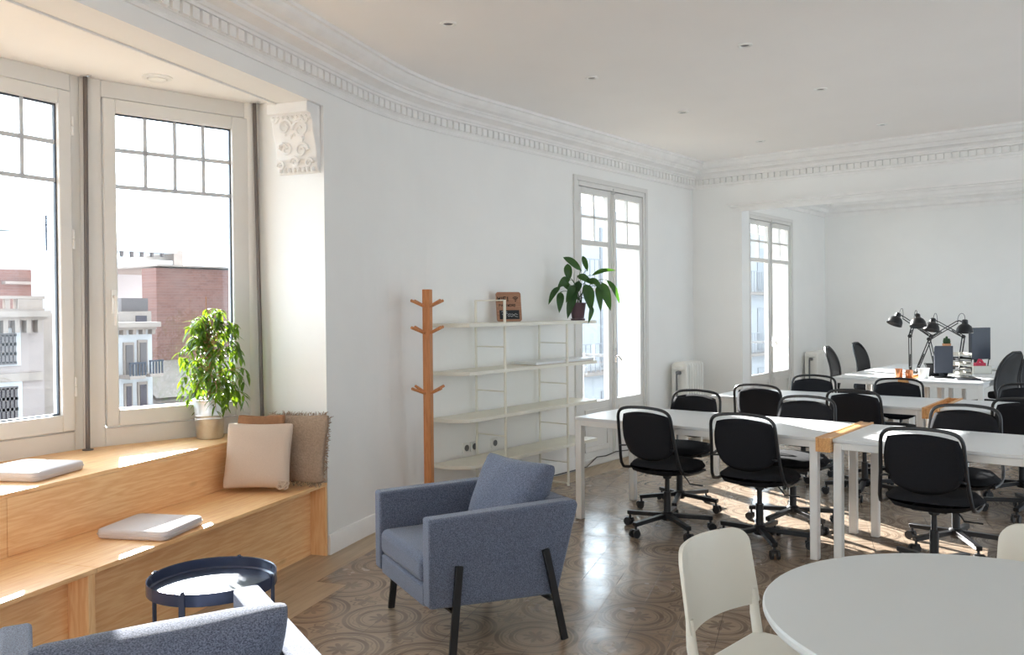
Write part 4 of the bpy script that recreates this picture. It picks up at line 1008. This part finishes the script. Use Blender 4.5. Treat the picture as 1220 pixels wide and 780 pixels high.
# ------------------------------------------------------------------ things on the far desks
def lamp(base, elbow, joint, shade_top, sdir, label):
    base = Vector(base); t = thing('desk_lamp', label, 'desk lamp', base, 0, 'black articulated desk lamps')
    e = Vector(elbow)-base; j = Vector(joint)-base; s_ = Vector(shade_top)-base; sdir = Vector(sdir).normalized()
    MB().lathe([(.075, 0), (.075, .012), (.03, .02), (.014, .05), (.014, .07)], 24).build('base', 'black_metal', t, smooth=True)
    b0 = Vector((0, 0, .05)); dd = (e-b0).normalized(); sd_ = dd.cross(Vector((0, 1, 0)) if abs(dd.y) < .8 else Vector((1, 0, 0))).normalized()*.014
    for nm, p, q in (('lower_arm', b0, e), ('upper_arm', e, j)):
        dd = (q-p).normalized(); sd_ = dd.cross(Vector((0, 1, 0))).normalized()*.013
        m_ = MB(); m_.bar(p+sd_, q+sd_, .010, .010); m_.bar(p-sd_, q-sd_, .010, .010); m_.tube([p+dd*.03+sd_*.2, p.lerp(q, .45)], .006, 6); m_.build(nm, 'black_metal', t)
    MB().cyl(e+Vector((0, -.015, 0)), e+Vector((0, .015, 0)), .022, 12).build('elbow_joint', 'black_metal', t, smooth=True)
    M = sdir.to_track_quat('-Z', 'Y').to_matrix().to_4x4(); M.translation = s_
    MB().lathe([(0, .0), (.022, -.002), (.030, -.01), (.033, -.05), (.045, -.058), (.066, -.075), (.082, -.105), (.090, -.15), (.086, -.15), (.06, -.085), (.0, -.05)], 24, M).build('lamp_shade', 'black_metal', t, smooth=True)
    MB().tube(bez(j, j+Vector((0, 0, .03)), s_+Vector((0, 0, .0))+(j-s_)*.5, s_+sdir*.05, 6), .007, 6).build('shade_bracket', 'black_metal', t, smooth=True)
    MB().tube(bez(s_, s_-sdir*.10, j+Vector((0, 0, .12)), j, 10), .003, 5).build('cord', 'iron', t, smooth=True)
lamp((-2.555, 10.62, .74), (-2.553, 10.6, 1.172), (-2.51, 10.6, 1.33), (-2.470, 10.58, 1.43), (.15, -.35, -.95), 'black desk lamp with an upright straight arm, second shade from left')
lamp((-2.515, 10.80, .74), (-2.37, 10.8, 1.165), (-2.675, 10.8, 1.385), (-2.715, 10.77, 1.44), (-.28, -.35, -.92), 'black desk lamp whose shade hangs farthest left')
lamp((-2.13, 11.05, .74), (-2.07, 11.0, 1.16), (-2.335, 10.95, 1.325), (-2.375, 10.93, 1.375), (-.1, -.3, -1), 'black desk lamp with the small middle shade, arm leaning left')
lamp((-2.28, 10.62, .74), (-2.35, 10.6, 1.14), (-2.055, 10.6, 1.335), (-1.975, 10.58, 1.365), (0, -.15, -1), 'black desk lamp whose shade hangs farthest right above the monitors')
def pot_lathe(name, material, loc, prof_, label, cat, group=None, seg=24):
    o = MB().lathe(prof_, seg).build(name, material, None, smooth=True); o.location = loc; return tag(o, label, cat, group)
pot_lathe('copper_cup', 'copper', (-2.49, 9.86, .74), [(.036, 0), (.038, .003), (.038, .10), (.035, .10), (.034, .01), (0, .01)], 'copper coloured cup at the left, beside the wooden trough', 'cup', 'copper pen cups')
pot_lathe('copper_cup', 'copper', (-2.385, 9.86, .74), [(.036, 0), (.038, .003), (.038, .09), (.035, .09), (.034, .01), (0, .01)], 'copper coloured cup nearer the white pot', 'cup', 'copper pen cups')
pot_lathe('white_plant_pot', 'white_ceramic', (-2.255, 9.93, .74), [(.042, 0), (.045, .004), (.058, .105), (.06, .11), (.055, .11), (.04, .01), (0, .01)], 'empty white tapered pot on the front of the laptop desk', 'pot')
t = thing('black_file_box', 'black flared desk box behind the white pot', 'box', (-2.195, 10.28, .74), R(20))
MB().add([(-.09, -.05, 0), (.09, -.05, 0), (.09, .05, 0), (-.09, .05, 0), (-.12, -.075, .13), (.12, -.075, .13), (.12, .075, .13), (-.12, .075, .13)], [(3, 2, 1, 0), (0, 1, 5, 4), (1, 2, 6, 5), (2, 3, 7, 6), (3, 0, 4, 7)]).build('bin', 'black_plastic', t)
MB().add([(-.125, -.08, .125), (.125, -.08, .125), (.125, .08, .125), (-.125, .08, .125), (-.125, -.08, .14), (.125, -.08, .14), (.125, .08, .14), (-.125, .08, .14)], [(0, 1, 5, 4), (1, 2, 6, 5), (2, 3, 7, 6), (3, 0, 4, 7)]).build('rim', 'black_plastic', t)
def monitor(loc, rz, w_, z0, z1, label):
    t = thing('computer_monitor', label, 'monitor', loc, rz, 'dark computer monitors')
    MB().box(-w_/2, w_/2, -.012, .012, z0, z1).build('screen', 'grey_screen', t, bevel=.004)
    MB().box(-w_/2+.02, w_/2-.02, .012, .055, z0+.03, z1-.03).build('rear_cover', 'black_plastic', t, bevel=.01)
    MB().box(-.025, .025, .056, .07, .01, z0+.12).build('stand', 'black_plastic', t); MB().prism(rrect(.22, .17, .05), 0, .012, Matrix.Translation((0, .03, 0))).build('foot', 'black_plastic', t, bevel=.003)
monitor((-2.10, 10.12, .74), R(30), .19, .05, .345, 'dark computer monitor on the laptop desk seen nearly edge on')
monitor((-1.93, 11.2, .74), R(90-40+10), .30, .15, .52, 'tall dark grey monitor turned upright behind the letter trays')
t = thing('laptop', 'open dark grey laptop lying flat on the front desk', 'laptop', (-1.88, 10.06, .74), R(-66))
MB().prism(rrect(.34, .23, .01), 0, .014).build('keyboard_base', 'grey_screen', t, bevel=.002)
MB().box(-.15, .15, -.02, .09, .0142, .0162).build('keys', 'black_plastic', t)
t = thing('letter_tray_stack', 'stack of black and white letter trays in front of the upright monitor', 'letter trays', (-2.02, 10.60, .74), R(38))
for k in range(5):
    m_ = MB(); z = .01+.052*k; m_.box(-.07, .07, -.10, .10, z, z+.006); m_.box(-.07, -.064, -.10, .10, z, z+.035); m_.box(.064, .07, -.1, .1, z, z+.035); m_.box(-.07, .07, .094, .10, z, z+.035)
    for x in (-.067, .067):
        for y in (-.09, .09): m_.box(x-.003, x+.003, y-.004, y+.004, z-.022 if k else 0, z)
    m_.build('tray', 'black_plastic' if k % 2 else 'white_plastic', t)
    MB().box(-.06, .06, -.095, .085, z+.0065, z+.014).build('papers', 'paper', t)
o = pot_lathe('white_canister', 'white_ceramic', (-2.175, 10.64, .74), [(.035, 0), (.037, .004), (.037, .27), (.033, .275), (0, .275)], 'tall white canister carrying the small cactus pot', 'canister')
t = thing('cactus_pot', 'small brown pot with a green cactus on the white canister', 'cactus', (-2.175, 10.64, 1.0155))
MB().lathe([(.036, 0), (.038, .003), (.046, .07), (.048, .075), (.043, .075), (.034, .01), (0, .01)], 20).build('pot', 'terracotta', t, smooth=True)
m_ = MB()
for dx, dy, hh in ((0, 0, .11), (.022, .005, .085), (-.02, -.006, .09), (.004, .02, .07)): m_.lathe([(.008, .05), (.016, .06), (.018, .05+hh*.6), (.012, .05+hh*.92), (0, .05+hh)], 10, Matrix.Translation((dx, dy, .0)))
m_.build('cactus', 'lily_leaf', t, smooth=True)
t = thing('white_desk_box', 'white box holding red and dark stationery on the back desk', 'box', (-1.90, 10.98, .74), R(38))
m_ = MB(); m_.box(-.10, .10, -.07, .07, 0, .006)
for a in ((-.10, .10, -.07, -.066), (-.10, .10, .066, .07), (-.10, -.096, -.07, .07), (.096, .10, -.07, .07)): m_.box(*a, 0, .09)
m_.build('box', 'white_plastic', t, bevel=.001)
o = MB().box(-.055, .055, -.035, .035, 0, .08).tube([(-.03, 0, .07), (-.01, 0, .10), (.02, 0, .095), (.04, 0, .07)], .014, 8).build('stationery_case', 'red_plastic', None, bevel=.006); o.location = (-1.90, 10.98, .7465); o.rotation_euler = (0, 0, R(38)); o.scale = (1, 1, 1.45); tag(o, 'bright red case poking out of the white desk box', 'case')
o = MB().tube([(0, 0, 0), (.02, 0, .155)], .006, 8).tube([(.02, 0, .155), (.035, 0, .16)], .008, 6).build('marker_pen', 'black_plastic', None, smooth=True); o.location = (-1.835, 11.02, .7465); tag(o, 'dark marker pen leaning in the white desk box', 'pen')
rr = random.Random(9)
o = MB()
for k in range(5): o.box(-.105, .105, -.15, .15, k*.004, k*.004+.0035, Matrix.Rotation(rr.uniform(-.25, .25), 4, 'Z'))
o = o.build('paper_pile', 'paper'); o.location = (-1.80, 11.62, .7403); tag(o, 'loose pile of papers at the right end of the back desk', 'papers')

# ------------------------------------------------------------------ the street outside
def bpart(mb, name, material, root, bevel=0): return mb.build(name, material, root, bevel=bevel)
o = MB().box(-60, -5.6, -30, 70, -10.4, -10).build('street_ground', 'asphalt'); struct(o)
def P2(x, y, X_): v = atx(x, y, X_); return v.y, v.z
def facade_box(t, name, m_, xf, xb, x0, x1, ytop, ybot=None, zbot=-10):
    xb = xf-.8  # box whose street face fills the sight lines x0..x1
    ya, zt_ = P2(x0, ytop, xf); yb, _ = P2(x1, ytop, xf); zb = zbot if ybot is None else P2(x0, ybot, xf)[1]
    return MB().box(xb, xf, min(ya, yb), max(ya, yb), zb, zt_).build(name, m_, t)
def frect(mb, xf, x0, x1, y0, y1, d=.03, back=.02):
    ya, za = P2(x0, y0, xf); yb, zb = P2(x1, y1, xf); mb.box(xf-back, xf+d, min(ya, yb), max(ya, yb), min(za, zb), max(za, zb)); return (min(ya, yb), max(ya, yb), min(za, zb), max(za, zb))
# cream building seen through the left window
t = thing('cream_apartment_building', 'cream stone building with shuttered windows seen through the left bay window', 'building', (0, 0, 0)); XF = -19.
MB().box(-27, XF, -2, P2(52, 400, XF)[0], -10, P2(30, 371, XF)[1]).build('facade', 'facade_cream', t)
MB().box(-27, XF-.6, P2(52, 400, XF)[0], P2(74, 400, XF-.6)[0], -10, P2(60, 373, XF-.6)[1]).build('side_wing', 'facade_stone', t)
m_ = MB(); frect(m_, XF, -60, 52, 371, 377, .35); frect(m_, XF, -60, 51, 377, 381, .2)
y0, z0 = P2(-60, 381, XF); y1, _ = P2(50, 381, XF)
yy = y0
while yy < y1: m_.box(XF, XF+.22, yy, yy+.09, z0-.28, z0-.02); yy += .22
frect(m_, XF, -60, 50, 449, 452, .08); m_.build('cornice', 'facade_stone', t)
m_ = MB(); pr = frect(m_, XF, -60, 52, 352, 356, .05, .25); frect(m_, XF, -60, 52, 368, 371, .05, .25); frect(m_, XF, 20, 50, 356, 368, .04, .2)
yy = pr[0]
zz0, zz1 = P2(10, 368, XF)[1], P2(10, 356, XF)[1]
while yy < P2(20, 360, XF)[0]: m_.box(XF-.15, XF, yy, yy+.09, zz0, zz1); yy += .2
m_.build('balustrade', 'facade_stone', t)
for x0, x1, y0, y1 in ((-6, 18, 399, 432), (-6, 20, 463, 499), (-55, -30, 399, 432), (-55, -30, 463, 499)):
    m_ = MB(); a = frect(m_, XF, x0-6, x1+6, y0-8, y1+3, .05); win = m_.build('window_surround', 'facade_white', t)
    m_ = MB(); a = frect(m_, XF, x0, x1, y0, y1, .07); m_.build('window', 'dark_window', win)
    m_ = MB(); n_ = 5
    for k in range(n_):
        yk = a[0]+(a[1]-a[0])*(k+.5)/n_; m_.box(XF+.07, XF+.10, yk-.025, yk+.025, a[2], a[3])
    for k in range(4): zk = a[2]+(a[3]-a[2])*k/3; m_.box(XF+.07, XF+.10, a[0], a[1], zk-.03, zk+.03)
    m_.build('shutter_slats', 'shutter_grey', win)
# roofs behind it
t = thing('white_rooftop_block', 'white rooftop block beyond the cream building', 'building')
facade_box(t, 'wall', 'facade_white', -27.5, -32, 50, 76, 298); m_ = MB(); frect(m_, -27.5, 62, 67, 304, 312, .03); m_.build('window', 'shutter_grey', t)
t = thing('brick_rooftop_block', 'long red brick rooftop wall behind the cream building', 'building'); facade_box(t, 'wall', 'party_brick', -30.5, -34, -80, 64, 318)
m_ = MB(); frect(m_, -30.5, -80, 64, 314, 319, .1); frect(m_, -30.5, 2, 36, 335, 339, .3); m_.build('coping', 'facade_stone', t)
t = thing('pale_distant_block', 'pale distant block above the brick roof wall', 'building'); facade_box(t, 'wall', 'facade_white', -42, -48, -80, 52, 296); m_ = MB(); frect(m_, -42, 50, 60, 304, 320, .05, 1.5); m_.build('chimney', 'roof_tile', t)
t = thing('green_distant_tower', 'pale green tower block, topmost at the left picture edge', 'building'); facade_box(t, 'wall', 'facade_green', -52, -60, -60, 16, 272); m_ = MB(); frect(m_, -52, -60, 17, 270, 273, .3, 8); m_.build('roof_slab', 'facade_white', t)
t = thing('roof_antenna', 'thin rooftop antenna mast beyond the left window', 'antenna', (0, 0, 0)); y_, z_ = P2(64, 305, -27.4)
MB().cyl((-27.9, y_, P2(64, 298, -27.5)[1]), (-27.9, y_, z_+1.3), .035, 6).build('mast', 'iron', t); MB().bar((-27.9, y_-.4, z_+1.2), (-27.9, y_+.3, z_+1.2), .03).bar((-27.9, y_-.3, z_+1.0), (-27.9, y_+.2, z_+1.0), .03).build('cross_bars', 'iron', t)
# buildings through the middle window
t = thing('white_balcony_building', 'white building with iron balconies seen through the middle bay window', 'building'); XF = -20.
ya, _ = P2(136, 400, XF); yb, _ = P2(181, 400, XF)
MB().box(-26, XF, ya-.6, yb, -10, P2(160, 385, XF)[1]).build('facade', 'facade_white', t)
m_ = MB(); frect(m_, XF, 130, 182, 384, 389, .4); frect(m_, XF, 130, 181, 389, 392, .22)
yy = ya-.6; zz = P2(150, 396, XF)[1]
while yy < yb: m_.box(XF, XF+.2, yy, yy+.08, zz-.05, zz+.12); yy += .24
m_.build('cornice', 'facade_stone', t)
m_ = MB(); frect(m_, XF-1, 130, 180, 371, 384, .02, 2); m_.build('attic_storey', 'facade_stone', t); m_ = MB(); frect(m_, XF-1, 161, 174, 376, 386, .05); m_.build('attic_window', 'dark_window', t)
m_ = MB(); frect(m_, XF-1.2, 144, 176, 355, 372, .02, .2); m_.build('terrace_screen', 'shutter_grey', t)
for x0, x1, y0, y1 in ((148, 157, 411, 448), (165, 173, 408, 446), (149, 155, 460, 484), (165, 173, 458, 484)):
    m_ = MB(); frect(m_, XF, x0-2, x1+2, y0-3, y1, .06); q = m_.build('window_surround', 'facade_stone', t); m_ = MB(); frect(m_, XF, x0, x1, y0, y1, .09); m_.build('window', 'shutter_grey' if y0 < 450 else 'dark_window', q)
for x0, x1, y0, y1 in ((140, 158.5, 431, 448), (164, 180, 428, 445), (164, 182, 480, 487)):
    m_ = MB(); a = frect(m_, XF, x0, x1, y1-1, y1+1.5, .6); bal = m_.build('balcony_slab', 'facade_stone', t)
    m_ = MB(); zt_ = P2(x0, y0, XF)[1]; m_.box(XF+.55, XF+.6, a[0], a[1], zt_-.04, zt_)
    yk = a[0]
    while yk < a[1]: m_.box(XF+.56, XF+.585, yk, yk+.035, a[3], zt_); yk += .075
    m_.build('balcony_railing', 'iron', bal)
t = thing('brick_party_wall_building', 'tall windowless red brick wall behind the ficus', 'building'); facade_box(t, 'wall', 'party_brick', -23, -30, 186, 320, 319); m_ = MB(); frect(m_, -23, 185, 322, 317, 320, .12, 6); m_.build('coping', 'facade_stone', t)
t = thing('white_narrow_building', 'narrow white building between the balconies and the brick wall', 'building'); facade_box(t, 'wall', 'facade_white', -28.5, -31, 120, 186, 321); m_ = MB(); frect(m_, -28.5, 180, 183, 350, 357, .05); frect(m_, -28.5, 180, 183, 392, 400, .05); m_.build('window', 'shutter_grey', t)
t = thing('distant_roof_terrace', 'pale distant roof terrace with sloping roof, above the white buildings', 'building'); facade_box(t, 'wall', 'facade_white', -45, -52, 100, 207, 306); a = MB(); q = frect(a, -45, 100, 207, 297, 299, .3, 3); a.build('canopy_roof', 'facade_white', t)
m_ = MB()
for x in (146, 158, 170, 182, 194): y_, z_ = P2(x, 306, -45); m_.box(-45.2, -45, y_-.06, y_+.06, z_, P2(x, 298, -45)[1])
m_.build('canopy_post', 'shutter_grey', t)
m_ = MB(); frect(m_, -44.9, 207, 218, 298, 318, .02, 5); m_.build('chimney', 'facade_stone', t)
t = thing('low_street_building', 'low tiled roofs at street level below the brick wall', 'building'); m_ = MB(); a = P2(182, 474, -21.5); b_ = P2(320, 474, -21.5)
m_.box(-22.8, -21.5, a[0], b_[0], -10, a[1]); m_.build('wall', 'facade_stone', t); m_ = MB(); m_.add([(-21.3, a[0], a[1]), (-21.3, b_[0], a[1]), (-22.9, b_[0], a[1]+.9), (-22.9, a[0], a[1]+.9)], [(0, 1, 2, 3)]); m_.add([(-21.3, a[0], a[1]-.1), (-21.3, b_[0], a[1]-.1), (-22.9, b_[0], a[1]+.8), (-22.9, a[0], a[1]+.8)], [(3, 2, 1, 0)]); m_.build('roof', 'roof_tile', t)
# street facade beyond the french windows
t = thing('street_front_building', 'pale apartment front across the street behind the french windows', 'building'); XF = -17.
MB().box(-24, XF, 17, 52, -10, 5.2).build('facade', 'facade_white', t)
for iz, z in enumerate((-3.6, -.6, 2.4)):
    yy = 17.8
    while yy < 46:
        MB().box(XF-.02, XF+.04, yy, yy+1.1, z, z+2.1).build('window', 'pale_window', t); yy += 2.9
    MB().box(XF, XF+.5, 17, 50, z-.25, z-.12).build('balcony_slab', 'facade_stone', t)
m_ = MB()
for z in (-3.6, -.6, 2.4):
    m_.box(XF+.46, XF+.5, 17, 50, z+.86, z+.9)
    yy = 17
    while yy < 50: m_.box(XF+.47, XF+.49, yy, yy+.03, z-.12, z+.86); yy += .3
m_.build('balcony_railing', 'pale_window', t)
# own balconies
def balcony(y0, y1, label):
    t = thing('window_balcony', label, 'balcony', (XB-TH, y0, 0), 0, 'iron railed balconies'); L = y1-y0
    MB().box(-.55, 0, -.1, L+.1, -.16, -.02).build('slab', 'facade_stone', t)
    m_ = MB(); m_.box(-.53, -.49, -.08, L+.08, .98, 1.02); m_.box(-.53, -.5, -.08, L+.08, .06, .09)
    yy = -.06
    while yy < L+.08:
        m_.cyl((-.51, yy, -.02), (-.51, yy, .98), .007, 6)
        m_.tube([(-.51, yy+.055+.028*math.cos(a*math.pi/4), .82+.045*math.sin(a*math.pi/4)) for a in range(8)], .004, 5, closed=True); yy += .11
    for y_ in (-.08, L+.08): m_.bar((-.51, y_, 1.0), (0, y_, 1.0), .03); m_.bar((-.51, y_, .075), (0, y_, .075), .02)
    m_.build('railing', 'balcony_iron', t)
balcony(FW1[0], FW1[1], 'iron balcony railing outside the first french window'); balcony(FW2[0], FW2[1], 'iron balcony railing outside the far room french window')
